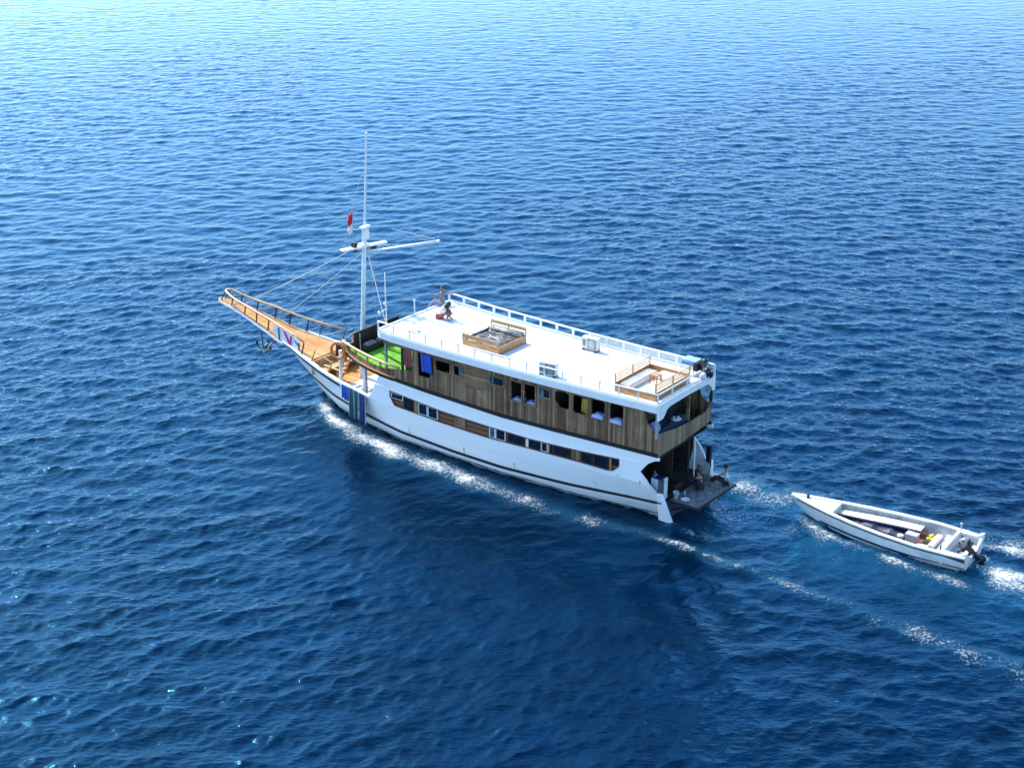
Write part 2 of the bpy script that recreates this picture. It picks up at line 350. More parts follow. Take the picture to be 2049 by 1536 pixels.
    hgt = mth('ADD', mth('MULTIPLY', noise(4.6, 4, (.55, 1.3, 1)), BUMP), mth('MULTIPLY', noise(16., 2), .005))
    aq = N.new('ShaderNodeAttribute'); aq.attribute_name = 'calm'; hgt = mth('MULTIPLY', hgt, mth('POWER', aq.outputs['Fac'], 2.2))
    hgt = mth('ADD', hgt, mth('MULTIPLY', fmo, .04))
    bp = N.new('ShaderNodeBump'); bp.inputs['Strength'].default_value = 1; bp.inputs['Distance'].default_value = 1.0
    L.new(hgt, bp.inputs['Height'])
    N.remove(b); out = N['Material Output']
    df = N.new('ShaderNodeBsdfDiffuse'); L.new(col, df.inputs[0]); L.new(bp.outputs[0], df.inputs['Normal'])
    gl = N.new('ShaderNodeBsdfGlossy'); gl.inputs['Roughness'].default_value = ROUGH; L.new(bp.outputs[0], gl.inputs['Normal'])
    fr = N.new('ShaderNodeFresnel'); fr.inputs[0].default_value = 1.333; L.new(bp.outputs[0], fr.inputs['Normal'])
    fc = mth('MULTIPLY', mth('POWER', fr.outputs[0], FPOW), FMUL, True)
    cm = N.new('ShaderNodeMapRange'); cm.inputs[1].default_value = .03; cm.inputs[2].default_value = .58; L.new(fr.outputs[0], cm.inputs[0])
    L.new(mix(cm.outputs[0], GLO, GHI), gl.inputs[0])
    ff = mth('MULTIPLY', fc, mth('SUBTRACT', 1.0, mth('MULTIPLY', fmo, .85)))
    ms = N.new('ShaderNodeMixShader'); L.new(ff, ms.inputs[0]); L.new(df.outputs[0], ms.inputs[1]); L.new(gl.outputs[0], ms.inputs[2])
    L.new(ms.outputs[0], out.inputs[0])
BUMP = .062; ROUGH = .05; FPOW = 1.05; FMUL = 1.4; GLO = (.17, .62, 1.0); GHI = (.74, .73, .765)
WATER_A = (.0001, .0034, .012); WATER_B = (.0001, .0085, .028)
make_sea()

# ================================================================ THE SHIP (u forward, v to port, z up; origin at the stern on the waterline)
def hw(u): return 2.22+.41*min(1, max(0, u/15))
ZS = [(-.3,3.17),(1.5,3.12),(5.4,3.0),(8,2.96),(12.4,3.11),(15.4,3.30),(17,3.33),(18.4,3.48)]
def zS(u): return lerp(u, ZS)
B0 = [(-.2,1.15),(.13,1.2),(1.7,1.42),(4.2,1.84),(8.3,2.16),(14.3,2.14),(16.8,1.69),(18.2,1.38),(19.3,1.12),(20.7,.42),(21.5,.03),(24,.03)]
B1 = [(-.2,2.24),(0,2.25),(5,2.42),(12,2.58),(15.3,2.66),(16.2,2.62),(18.3,2.28),(20,1.86),(21.9,1.28),(22.9,1.02),(23.5,.93)]
GZ = [(15.9,2.0),(18.3,2.12),(20,2.22),(21.9,2.36),(22.9,2.54),(23.5,2.62)]
STEM = [(21.5,0),(21.9,.35),(22.33,.73),(22.75,1.0),(23.12,1.41),(23.46,1.78),(23.7,2.3)]
def zlow(u): return 0. if u <= 21.5 else lerp(u, STEM)
def ztop(u):
    if u <= 15.25: return zS(u)
    if u <= 15.9: return zS(15.25)+(2.0-zS(15.25))*(u-15.25)/.65
    return lerp(u, GZ)
def hb(u, z):
    zl = zlow(u); zt = 1.8 if u < 15.2 else (lerp(u, [(15.2,1.8),(16.2,2.0)]) if u < 16.2 else lerp(u, GZ))
    s = (z-zl)/(zt-zl); b0 = lerp(u, B0); b1 = lerp(u, B1)
    if s < 0: return b0*(1+.25*(z-zl))
    s = min(1, s); return b0+(b1-b0)*s**.8
def curve(pts): return lambda u: lerp(u, pts)
def side_wall(m, u0, u1, vf, zb, zt, ops, sgn=1, th=.07, step=.3, nz=1, cut=True):
    """planked side wall with real openings; ops = (ua, ub, lo(u), hi(u))"""
    us = set(round(u0+(u1-u0)*i/max(1, round((u1-u0)/step)), 4) for i in range(max(1, round((u1-u0)/step))+1))
    for o in ops:
        for q in o[4] if len(o) > 4 else (): us.add(q)
        us.add(o[0]); us.add(o[1])
    us = sorted(u for u in us if u0-1e-6 <= u <= u1+1e-6)
    us = [u for i, u in enumerate(us) if i == 0 or u-us[i-1] > 1e-3]
    def P(u, z, t=0): return (u, sgn*(vf(u, z)-t), z)
    def strip(a, b, za0, za1, zb0, zb1):   # piece from (za0 at a, zb0 at b) up to (za1, zb1)
        for t in (0, th):
            m.grid([[P(a, za0+(za1-za0)*k/nz, t) for k in range(nz+1)], [P(b, zb0+(zb1-zb0)*k/nz, t) for k in range(nz+1)]])
    def cap(a, b, za, zb_): m.add([P(a, za), P(b, zb_), P(b, zb_, th), P(a, za, th)], [(0,1,2,3)])
    for a, b in zip(us[:-1], us[1:]):
        mid = (a+b)/2; op = next((o for o in ops if o[0] < mid < o[1]), None)
        if op:
            strip(a, b, zb(a), op[2](a), zb(b), op[2](b)); strip(a, b, op[3](a), zt(a), op[3](b), zt(b))
            cap(a, b, op[2](a), op[2](b)); cap(a, b, op[3](a), op[3](b))
        else: strip(a, b, zb(a), zt(a), zb(b), zt(b))
        cap(a, b, zt(a), zt(b)); cap(a, b, zb(a), zb(b))
    for o in ops:
        for u in o[:2]:
            if abs(u-u0) < 1e-6 or abs(u-u1) < 1e-6: continue
            lo, hi = o[2](u), o[3](u); m.add([P(u, lo), P(u, hi), P(u, hi, th), P(u, lo, th)], [(0,1,2,3)])
    for u in (u0, u1):
        o = next((o for o in ops if abs(o[0]-u) < 1e-6 or abs(o[1]-u) < 1e-6), None)
        for a, b in (((zb(u), o[2](u)), (o[3](u), zt(u))) if o else ((zb(u), zt(u)),)): m.add([P(u, a), P(u, b), P(u, b, th), P(u, a, th)], [(0,1,2,3)])
    return m

ship = thing('passenger_ship', 'long two-decked wooden passenger ship with white hull, weathered plank upper deck and orange bowsprit', 'ship')
# ---- hull
BL = [(1.73,2.3),(2.0,2.02),(2.3,1.95),(3.7,1.95),(6.4,1.88),(8.9,1.78),(11.56,1.84),(14.3,1.99),(14.62,2.5)]
BH = [(1.73,2.62),(3.7,2.47),(6.4,2.34),(8.9,2.35),(11.5,2.42),(14.62,2.68)]
NL = [(-.2,1.15),(0,1.5),(.4,2.0),(.72,2.3)]; NH = [(-.2,3.05),(0,3.0),(.35,2.78),(.72,2.3)]
band = (1.73, 14.62, curve(BL), curve(BH), (2.0, 2.3, 3.7, 6.4, 8.9, 11.56, 14.3))
notch = (-.2, .72, curve(NL), curve(NH), (0, .2, .4, .55))
hm = M()
for s in (1, -1):
    side_wall(hm, -.2, 23.5, hb, zlow, ztop, [band, notch], s, .08, .25, 7)
    us = [-.2+i*.31 for i in range(71)]
    hm.grid([[(u, s*hb(u, 0), 0), (u, s*hb(u, 0)*.85, -.5), (u, 0, -1.0)] for u in us if u <= 21.5])
hull = hm.build('hull', hullw, ship, smooth=False)
M().prism([(-1.1,-.5),(1.1,-.5),(1.22,0),(1.7,.5),(1.95,.86),(-1.95,.86),(-1.7,.5),(-1.22,0)], -.24, -.15, 'yz').build('transom', navyd, ship)
mpatch = mat('waterline_grime', (.34,.36,.33), .6, .4, 3, stretch=(1,1,4))
for s in (1, -1):     # flared stern corner posts
    m = M(); m.hexa([(-.62,s*1.55,.02),(.02,s*1.55,.02),(.02,s*1.75,.02),(-.62,s*1.75,.02),(-.30,s*1.98,1.5),(-.12,s*1.98,1.5),(-.12,s*2.24,1.5),(-.30,s*2.24,1.5)])
    m.build('stern_post', hullw, hull, bevel=.03)
# black wale stripe
WZ = [(-.15,.80),(2.6,.60),(5.2,.44),(8,.34),(10.9,.34),(13.9,.48),(16,.66),(18,.78),(20,.92),(21.5,1.02),(22.4,1.12),(23.2,1.52)]
def stripe(z0, dz, prot, u0, u1, name, matl, par, vf=hb, step=.3, sides=(1,-1)):
    m = M()
    for s in sides:
        us = [u0+(u1-u0)*i/round((u1-u0)/step) for i in range(round((u1-u0)/step)+1)]; rows = []
        for u in us:
            z = z0(u); zt_ = z+dz
            rows.append([(u, s*(vf(u, z)-.01), z), (u, s*(vf(u, z)+prot), z), (u, s*(vf(u, zt_)+prot), zt_), (u, s*(vf(u, zt_)-.01), zt_)])
        m.grid(rows)
        for r in (rows[0], rows[-1]): m.add(r, [(0,1,2,3)])
    return m.build(name, matl, par)
stripe(curve(WZ), .13, .05, -.1, 23.1, 'wale_stripe', black, hull)
stripe(lambda u: .02, .10, .012, -.1, 21.2, 'waterline_band', mpatch, hull)
for k, u in enumerate((3.1, 7.4, 10.3, 13.6)):   # rust runs under the scuppers
    z0 = curve(WZ)(u)+.13+.35; m = M(); v = hb(u, z0)+.004
    m.add([(u-.05, v, z0), (u+.05, v, z0), (u+.03, hb(u, z0-.3)+.006, z0-.28-.04*k), (u, hb(u, z0-.3)+.006, z0-.34), (u-.03, hb(u, z0-.3)+.006, z0-.25)], [(0,1,2,3,4)]).build('scupper_stain', mat('stain', (.55,.46,.36), .7), hull)
stripe(lambda u: curve(WZ)(u)-.10, .09, .10, -.1, 21.4, 'rubbing_strake', hullw, hull)
stripe(lambda u: lerp(u, GZ)-.30, .15, .035, 18.3, 23.2, 'carved_stripe', black, hull)
m = M()
for s in (1, -1):
    us = [15.9+i*.4 for i in range(20)]
    m.grid([[(u, s*(hb(u, 9)+.05), ztop(u)-.02), (u, s*(hb(u, 9)+.05), ztop(u)+.05), (u, s*(hb(u, 9)-.14), ztop(u)+.05), (u, s*(hb(u, 9)-.14), ztop(u)-.02)] for u in us])
m.build('gunwale', white, hull)
stripe(lambda u: curve(BH)(u)+.06 if u < 14.62 else 2.68+(u-14.62)*.09+.06, .03, .02, .8, 15.6, 'bead_line', white, hull)
# band of lower windows, port and starboard
for s in (1, -1):
    m = M(); us = [1.7+(12.95)*i/44 for i in range(45)]
    m.grid([[(u, s*(hb(u, 1.7)-.07), 1.65), (u, s*(hb(u, 2.8)-.07), 2.8)] for u in us])
    m.build('window_band', band_m, ship, solid=.01)
    trims = M()
    for f in (curve(BL), curve(BH)):
        q = [1.75+12.85*i/44 for i in range(45)]
        for a, b in zip(q[:-1], q[1:]):
            trims.bar((a, s*(hb(a, f(a))-.02), f(a)), (b, s*(hb(b, f(b))-.02), f(b)), .07, .035)
    trims.build('window_trim', mat('reddish_trim', (.16,.06,.045), .5), ship)
    for (a, b, frm) in [(14.5,13.8,'w'),(13.72,13.14,'b'),(12.85,12.33,'w'),(12.27,11.72,'w'),(8.68,8.38,'p'),(8.32,7.80,'w'),(7.62,6.74,'b'),(6.47,5.85,'b'),(5.80,5.48,'w'),(5.34,5.18,'b'),(5.12,4.27,'b'),(3.66,3.16,'b'),(3.03,2.30,'b'),(2.12,1.80,'b')]:
        lo = max(curve(BL)(a), curve(BL)(b))+.03; hi = min(curve(BH)(a), curve(BH)(b))-.03
        fr = M(); pn = M()
        def Q(u, z, t): return (u, s*(hb(u, z)-.07+t), z)
        for (p, q) in (((a,lo),(a,hi)),((b,lo),(b,hi)),((a,lo),(b,lo)),((a,hi),(b,hi))): fr.bar(Q(*p, .03), Q(*q, .03), .04, .036 if p[0] == q[0] or frm == 'b' else .014)
        g = .02
        pn.hexa([Q(b,lo,.008),Q(a,lo,.008),Q(a,lo,.02),Q(b,lo,.02),Q(b,hi,.008),Q(a,hi,.008),Q(a,hi,.02),Q(b,hi,.02)])
        fo = fr.build('window', {'w': railw, 'b': dark, 'p': railw}[frm], ship)
        pn.build('pane', glassb if frm == 'p' else glass, fo)
    for a, b, mm in ((12.95,13.10,varn),(6.66,6.52,railw),(5.44,5.37,furn),(3.78,4.22,wall_m),(2.26,2.16,furn),(10.7,10.1,wall_m)):
        m = M(); lo = curve(BL)((a+b)/2)+.02; hi = curve(BH)((a+b)/2)-.02
        def Q(u, z, t): return (u, s*(hb(u, z)-.07+t), z)
        a, b = max(a, b), min(a, b)
        m.hexa([Q(b,lo,.006),Q(a,lo,.006),Q(a,lo,.035),Q(b,lo,.035),Q(b,hi,.006),Q(a,hi,.006),Q(a,hi,.035),Q(b,hi,.035)]).build('wood_panel', mm, ship)
# ---- main foredeck, inner floors
def fd(u): return max(.02, hb(u, 1.5)-.08)
M().slab([14.2+i*.5 for i in range(17)], fd, lambda u: 1.5, .05).build('foredeck', deck_m, ship)
M().slab([14.6,16,17,18,18.6], lambda u: fd(u)-.05, lambda u: 1.52, .016).build('white_deck_plate', roofw, ship)
m = M().grid([[(u, -hb(u, 1.6)+.1, 1.52), (u, -hb(u, 2.0)+.1, ztop(u) if u > 15.9 else 2.0)] for u in (14.5,15.5,16.5,17.5,18.5,19.5,20.5)]).build('bulwark_lining', orange, ship, solid=.02)
m = M(); m.box(14.4,14.5,-2.4,2.5,1.5,3.25); m.build('cabin_front', orange, ship)
for u, v in ((16.75,2.0),):
    M().box(u-.09,u+.09,v-.09,v+.09,1.52,3.3).build('deck_post', railw, ship, bevel=.02)
# raised platform at the root of the bowsprit
BS = [(21.0,2.30),(21.9,2.38),(22.9,2.55),(24,2.66),(24.9,2.88),(25.9,3.08),(26.9,3.3),(27.8,3.46),(29.15,3.60)]
BW = [(21.0,1.42),(21.9,1.22),(22.9,1.02),(24,.86),(24.9,.72),(25.9,.58),(26.9,.46),(27.8,.36),(29.0,.2),(29.15,.05)]
us = [21.0,21.5,21.9,22.4,22.9,23.5,24,24.9,25.9,26.9,27.8,28.5,29.0,29.15]
bsp = M().slab(us, curve(BW), lambda u: curve(BS)(u)+.03, .05).build('bowsprit_deck', deck_m, ship)
fa = M().slab(us[5:], lambda u: curve(BW)(u)+.03, lambda u: curve(BS)(u)-.025, .11).build('bowsprit_fascia', white, bsp)
M().tube([(22.8,0,1.95),(25,0,2.55),(29.0,0,3.42)], [.2,.16,.07], 10).build('bowsprit_spar', hullw, bsp, smooth=True)
m = M(); 
for y0, y1 in ((-1.35,-.62),(-.58,.12),(.16,.85),(.89,1.38)): m.box(20.93,20.98,y0,y1,1.53,2.26)
m.build('platform_face', varnd, ship)
M().box(20.98,21.02,-1.36,1.38,1.53,2.22).build('platform_backing', dark, ship)
m = M(); m.box(20.86,20.94,-1.4,1.4,2.20,2.29); m.box(20.1,20.9,-1.5,1.5,1.86,1.92); m.build('platform_step', varnd, ship, bevel=.01)
for v in (-.35,): M().box(20.62,20.86,v-.12,v+.12,1.9,2.75).build('mooring_bitt', dark, ship, bevel=.03)
m = M(); m.bar((20.9,-.4,2.45),(19.3,-.55,2.4),.13,.12); m.bar((20.6,.9,2.0),(18.9,1.0,1.98),.1); m.build('foredeck_rail', varnd, ship, bevel=.02)
# ladder from foredeck to upper deck
m = M(); 
for s in (-.22,.22): m.bar((19.5,1.05+s,1.5),(18.45,1.05+s,3.5),.06,.1)
for i in range(7): t = (i+.5)/7; m.box(19.5-1.05*t-.12,19.5-1.05*t+.12,.83,1.27,1.5+2*t-.02,1.5+2*t+.02)
m.build('ladder', varn, ship)
# bow and bowsprit rails
PR = [(28.55,0,4.18),(28.4,.22,4.17),(27.7,.38,4.0),(26.6,.5,3.82),(25.6,.64,3.70),(24.6,.76,3.57),(23.6,.87,3.39),(22.6,1.02,3.27),(21.7,1.14,3.04)]
SRL = [(28.55,0,4.18),(28.4,-.2,4.17),(27.7,-.33,3.98),(26.6,-.45,3.82),(25.4,-.6,3.69),(24.5,-.75,3.51),(23.4,-.93,3.35),(22.6,-1.18,3.22),(21.3,-1.5,3.07)]
rail = M().tube(PR, .055, 8).tube(SRL, .055, 8).build('bowsprit_rail', varnd, ship, smooth=True)
for (rt, s) in ((PR, 1), (SRL, -1)):
    for (u, v, z) in rt[1:]:
        if u > 28: bb = (28.9, s*.12, curve(BS)(28.9))
        else: bb = (u+.18, s*(curve(BW)(min(29, u+.18))-.03), curve(BS)(u+.18))
        M().bar(bb, (u, v, z), .06, .045).build('rail_post', dark if u > 22 else mat('post_lavender', (.35,.28,.38), .5) if s < 0 and u > 99 else dark, ship)
m = M()   # rope crossings along the rails
for rt in (PR, SRL):
    for a, b in zip(rt[2:-1], rt[3:]):
        ba = Vector((a[0]+.1, a[1], curve(BS)(a[0])+.08)); m.tube([ba, ba.lerp(Vector(b), .5)+Vector((0,0,-.06)), b], .012, 5)
m.build('rail_rope', rope_m, ship)
for s in (1, -1):
    for u in (20.9, 20.1, 19.3): M().bar((u, s*(hb(u, 9)-.08), lerp(u, GZ)), (u-.25, s*(hb(u, 9)-.2), lerp(u, GZ)+.72), .05).build('bow_stanchion', varn, ship)
m = M(); m.tube([(21.7,1.14,3.04),(20.65,1.5,2.95),(19.85,1.7,2.86),(19.0,1.88,2.8)], .03, 6)
m.build('bow_rope', varn, ship)
# ---- upper deck forward: plan outline, floor, bulwark
UP = [(-.2,2.2),(0,2.2),(15,2.6),(15.5,2.56),(16,2.46),(17,2.2),(18,1.86),(18.4,1.66)]
def up(u): return hw(u)-.05 if u < 14.5 else lerp(u, UP)
def upz(u, z): return up(u)
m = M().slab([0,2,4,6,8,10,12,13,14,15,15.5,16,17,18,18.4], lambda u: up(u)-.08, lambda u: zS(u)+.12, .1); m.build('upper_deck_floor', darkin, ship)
M().slab([12.9,14,15,15.5,16,17,18,18.35], lambda u: up(u)-.1, lambda u: zS(u)+.135, .01).build('turf_floor', turf, ship)
stripe(zS, .16, .07, -.1, 18.4, 'sheer_stripe', black, ship, upz)
m = M(); m.box(18.38,18.5,-1.7,1.7,3.47,3.75); m.build('front_beam', dark, ship)
stripe(lambda u: zS(u)+.165, .03, .10, 14.2, 18.4, 'sheer_bead', furn, ship, upz)
for s in (1, -1):
    m = M(); side_wall(m, 13.2, 18.4, upz, lambda u: zS(u)+.15, lambda u: lerp(u, [(13.2,3.95),(14,3.86),(15,3.72),(16.5,3.72),(18.4,3.86)]), [], s, .05, .3)
    m.build('bulwark', wall_m, ship)
    r_ = M().tube([(18.42,s*1.72,4.08),(17.9,s*1.95,4.07),(17,s*2.2,4.05),(16,s*2.46,4.05),(15,s*2.58,4.0),(14.0,s*2.56,3.93)], .06, 8)
    ro = r_.build('upper_rail', varnd, ship, smooth=True)
    for u in (18.2, 17.2, 16.2, 15.2): M().bar((u, s*(up(u)-.05), 3.5), (u, s*(up(u)-.04), 4.03), .05, .1).build('rail_post', furn, ship)
    for u in (14.85, 13.83): M().box(u-.05,u+.05,s*2.5-.05,s*2.5+.05,3.4,5.15).build('awning_post', dark if u < 14 else steel, ship)
# dark backrest wall with benches across the front
m = M(); m.box(17.85,17.95,-1.8,1.45,3.5,4.5); m.box(16.0,17.9,-2.12,-2.04,3.5,4.4); m.build('windbreak_panel', dark, ship, bevel=.01)
m = M(); m.box(17.3,17.85,-1.6,1.3,3.5,3.82); m.box(15.4,17.3,-2.0,-1.45,3.5,3.82); m.build('deck_bench', dark, ship, bevel=.02)
M().tube([(17.5,1.45,3.6),(17.5,1.45,4.55)], .025, 6).build('awning_post', steel, ship)
for q_ in (((18.0,1.2,4.5),(18.9,.9,3.9)),((18.0,.7,4.5),(19.2,.5,3.2))): M().tube(q_, .03, 6).build('panel_brace', steel, ship)
m = M(); m.box(16.6,16.66,.0,.05,3.52,3.56); m.bar((16.9,.7,3.55),(15.1,1.2,3.5),.05,.04); m.build('turf_batten', dark, ship)
# ---- upper cabin walls
def op(a, b, lo, hi, clip=None):
    a, b = min(a, b), max(a, b); cr = .07
    lo_ = [(a,lo+cr),(a+cr,lo),(b-cr,lo),(b,lo+cr)]
    if clip == 'aft': lo_ = [(a,lo+.3),(a+.3,lo),(b-cr,lo),(b,lo+cr)]
    if clip == 'fore': lo_ = [(a,lo+cr),(a+cr,lo),(b-.3,lo),(b,lo+.3)]
    hi_ = [(a,hi-cr),(a+cr,hi),(b-cr,hi),(b,hi-cr)]
    return (a, b, curve(lo_), curve(hi_), tuple(p[0] for p in lo_[1:3]))
OPS = [op(12.87,11.98,3.83,4.98,'aft'), op(11.82,10.93,4.34,4.90), op(10.76,10.2,4.36,4.86), op(8.71,7.92,4.42,4.82), op(7.55,6.91,3.92,4.88), op(6.81,6.17,3.93,4.91),
       op(6.0,5.42,4.45,4.90), op(5.19,4.43,4.2,4.96,'fore'), op(4.2,3.46,4.16,4.98), op(3.28,2.6,4.28,5.02), op(2.36,1.67,4.33,5.05)]
OPS.append((0.0,.66,curve([(0,4.2),(.15,4.22),(.45,4.5),(.66,4.98)]),curve([(0,5.05),(.66,5.08)]),(.15,.3,.45)))
for s in (1, -1):
    m = M(); side_wall(m, 0, 13.2, lambda u, z: hw(u)-.05, lambda u: zS(u)+.16, lambda u: 5.14, OPS, s, .08, .4)
    m.build('upper_wall', wall_m, ship)
    M().grid([[(u, s*(hw(u)-.043), 3.95 if u > 9 else 4.1), (u, s*(hw(u)-.043), 5.1)] for u in (8.82, 9.4, 10.1)]).build('plank_panel', wall_h, ship, solid=.012)
    for (a, b, lo, hi, kind) in ((8.71,7.92,4.42,4.82,'g'),(6.0,5.42,4.45,4.90,'g'),(10.76,10.2,4.36,4.86,'h'),(11.82,10.93,4.34,4.90,'n'),(7.55,6.91,3.92,4.88,'n'),(6.81,6.17,3.93,4.91,'n')):
        def Q(u, z, t=0): return (u, s*(hw(u)-.05+t), z)
        fr = M()
        for (p, q) in (((a,lo),(a,hi)),((b,lo),(b,hi)),((a,lo),(b,lo)),((a,hi),(b,hi))): fr.bar(Q(*p, .01), Q(*q, .01), .06, .06)
        fo = fr.build('window', wall_h, ship)
        if kind in 'gh':
            aa = b+.28 if kind == 'h' else a
            pn = M(); pn.hexa([Q(b,lo,-.05),Q(aa,lo,-.05),Q(aa,lo,-.03),Q(b,lo,-.03),Q(b,hi,-.05),Q(aa,hi,-.05),Q(aa,hi,-.03),Q(b,hi,-.03)])
            pn.build('pane', glass if kind == 'g' else glassb, fo)
            if kind == 'g':
                c = M(); c.hexa([Q(a-.22,lo,-.02),Q(a,lo,-.02),Q(a,lo,-.01),Q(a-.22,lo,-.01),Q(a-.22,hi,-.02),Q(a,hi,-.02),Q(a,hi,-.01),Q(a-.22,hi,-.01)]).build('curtain', glassb, fo)
# inner walls so that the cabins are dark and closed
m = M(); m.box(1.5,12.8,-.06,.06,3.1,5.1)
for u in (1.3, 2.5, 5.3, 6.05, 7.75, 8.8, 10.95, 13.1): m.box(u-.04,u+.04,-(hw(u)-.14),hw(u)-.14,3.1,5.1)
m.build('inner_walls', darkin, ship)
# ---- stern wall of the upper deck
ST = [(-2.17,4.35),(-2.0,4.05),(-1.6,3.92),(-.4,3.90),(.8,4.0),(1.7,4.15),(2.17,4.2)]
m = M(); m.prism([(-2.17,3.36),(0,3.16),(2.17,3.16)]+[(v, z) for v, z in reversed(ST)], -.08, -.002); m.build('stern_bulwark', wall_a, ship)
for v, mm in ((2.2,steel),(-2.2,dark),(-.3,wall_h)): M().box(-.07,.05,v-.045,v+.045,4.0,5.15).build('stern_post', mm, ship)
# ---- roof deck
def zR(u): return lerp(u, [(0,5.56),(3,5.5),(7,5.47),(12,5.5),(15.3,5.6)])
us = [-.05]+[i*.9 for i in range(1, 17)]+[15.1,15.25]
RF = lambda u: hw(u)+.04 if u < 15 else hw(u)-(u-15)*.4
roof = M().slab(us, RF, lambda u: zR(u)-.03, .12).build('roof_deck', roofw, ship)
m = M()
for s in (1, -1):
    ff = [[(u, s*(RF(u)-.05), zR(u)-.42), (u, s*(RF(u)+.03), zR(u)-.38), (u, s*(RF(u)+.05), zR(u)-.08), (u, s*(RF(u)+.03), zR(u)+.03), (u, s*(RF(u)-.06), zR(u)+.03), (u, s*(RF(u)-.06), zR(u)-.1)] for u in us]
    m.grid(ff)
    for r in (ff[0], ff[-1]): m.add(r, [(0,1,2,3,4,5)])
m.box(15.2,15.3,-2.56,2.56,5.25,5.63)
m.build('roof_fascia', white, roof, smooth=False)
arc = [(-2.29,5.6),(2.29,5.6),(2.29,4.86),(1.98,4.88),(1.8,5.02),(1.66,5.2),(1.45,5.27),(0,5.30),(-1.6,5.27),(-1.8,5.18),(-2.0,5.0),(-2.1,4.82),(-2.29,4.80)]
M().prism(arc, -.14, -.052).build('stern_fascia', white, roof)
M().prism([(x*.94, z) for x, z in [(-2.35,5.2),(-2.0,5.2),(-2.22,4.85),(-2.34,4.5)]], .02, .1).build('corner_bracket', white, roof)
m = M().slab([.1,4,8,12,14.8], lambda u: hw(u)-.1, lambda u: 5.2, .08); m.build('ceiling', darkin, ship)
M().grid([[(u, s_*(hw(u)-.04), 5.0), (u, s_*(hw(u)-.04), 5.16)] for s_ in (1,) for u in (13.2,14,14.9)]).build('awning_beam', wall_h, ship, solid=.05)
# roof rails
def rr(u, s): return s*(hw(u)-.02)
RH = .43
m = M(); n = 16
tops = [(15.2-15.2*i/n, ) for i in range(n+1)]
pr = M().tube([(15.2-15.2*i/n, rr(15.2-15.2*i/n, 1), zR(15.2-15.2*i/n)+RH) for i in range(n+1)]+[(-.02,rr(0,1),5.99),(-.02,-1.2,5.99)], .038, 8)
po = pr.build('roof_rail', railw, ship, smooth=True)
for i in range(n+1):
    u = 15.2-15.2*i/n; M().box(u-.03,u+.03,rr(u,1)-.025,rr(u,1)+.025,zR(u)-.02,zR(u)+RH).build('roof_rail_post', railw, ship)
m = M()
q = [(15.2-15.3*i/n, rr(15.2-15.3*i/n, -1), zR(15.2-15.3*i/n)) for i in range(n+1)]
for a, b in zip(q[:-1], q[1:]):
    m.bar((a[0],a[1],a[2]+RH),(b[0],b[1],b[2]+RH),.09,.06)
    m.bar((a[0],a[1],a[2]+.07),(b[0],b[1],b[2]+.07),.06,.1)
m.build('roof_rail', railw, ship)
for a in q: M().box(a[0]-.06,a[0]+.06,a[1]-.03,a[1]+.03,a[2],a[2]+RH-.03).build('roof_rail_post', railw, ship, bevel=.008)
m = M()
for a, b in list(zip(q[:-1], q[1:]))[9:15]:
    m.hexa([(b[0]+.07,b[1]-.01,b[2]+.13),(a[0]-.07,a[1]-.01,a[2]+.13),(a[0]-.07,a[1]+.01,a[2]+.13),(b[0]+.07,b[1]+.01,b[2]+.13),(b[0]+.07,b[1]-.01,b[2]+.39),(a[0]-.07,a[1]-.01,a[2]+.39),(a[0]-.07,a[1]+.01,a[2]+.39),(b[0]+.07,b[1]+.01,b[2]+.39)])
m.build('rail_panel', mat('rail_panel_grey', (.46,.52,.55), .4), ship)
for v in (1.1, -.1, -1.2): M().box(-.05,.01,v-.03,v+.03,5.55,5.98).build('roof_rail_post', railw, ship)
M().box(-.06,.02,-2.2,2.2,5.56,5.66).build('stern_kerb', railw, ship)
M().tube([(15.2,.0,5.55),(15.2,0,6.35)], .03, 8).lathe((15.2,0,6.33), [(.05,0),(.06,.05),(.03,.1)], 8).build('roof_pole', railw, ship)
m = M().tube([(15.15,2.08,5.55),(15.15,2.08,8.3)], [.035,.018], 8); m.tube([(15.15,2.08,6.5),(15.3,2.4,6.3)], .02, 6); m.ell((15.3,2.4,6.35),(.07,.07,.1)); m.ell((15.2,2.1,6.75),(.06,.06,.09))
m.build('antenna_mast', railw, ship, smooth=True)
# ---- mast
MB, MT = Vector((18.75,0,3.0)), Vector((17.94,0,14.05))
def mp_(z): return MB.lerp(MT, (z-3.0)/11.05)
mast = M().tube([mp_(1.5),mp_(4),mp_(8.3),mp_(9.4),mp_(9.42),mp_(14.05)], [.125,.12,.11,.105,.058,.042], 12).lathe(mp_(14.0), [(.06,0),(.07,.08),(.02,.14)], 8).build('mast', mastw, ship, smooth=False)
c = mp_(8.5)
m = M(); m.obox((c.x+.25,c.y+.62,c.z-.05),(.34,1.15,.09),rz=R(-16)); m.obox((c.x-.22,c.y-.72,c.z-.02),(.30,.95,.09),rz=R(-16)); m.obox((c.x+.05,c.y,c.z+.02),(.42,.40,.16)); m.build('crosstree', white, mast, bevel=.015)
c2 = mp_(9.45); M().obox(c2,(.30,.62,.10),rz=R(12)).obox((c2.x-.04,0,9.1),(.22,.3,.5)).build('mast_cap', white, mast, bevel=.015)
m = M(); m.obox((c.x+.2,.5,c.z+.12),(.22,.2,.22)); m.ell((c.x-.1,-.55,c.z-.16),(.14,.2,.12)); m.ell((c.x+.3,.35,c.z-.18),(.15,.12,.1)); m.build('mast_lamp', black, mast)
M().tube([(18.2,-.1,8.2),(13.74,-.1,9.55)], [.055,.06], 10).lathe((13.74,-.1,9.55), [(.07,0),(.06,.12)], 8, axis=(-1,0,.25)).build('boom', white, mast, smooth=True)
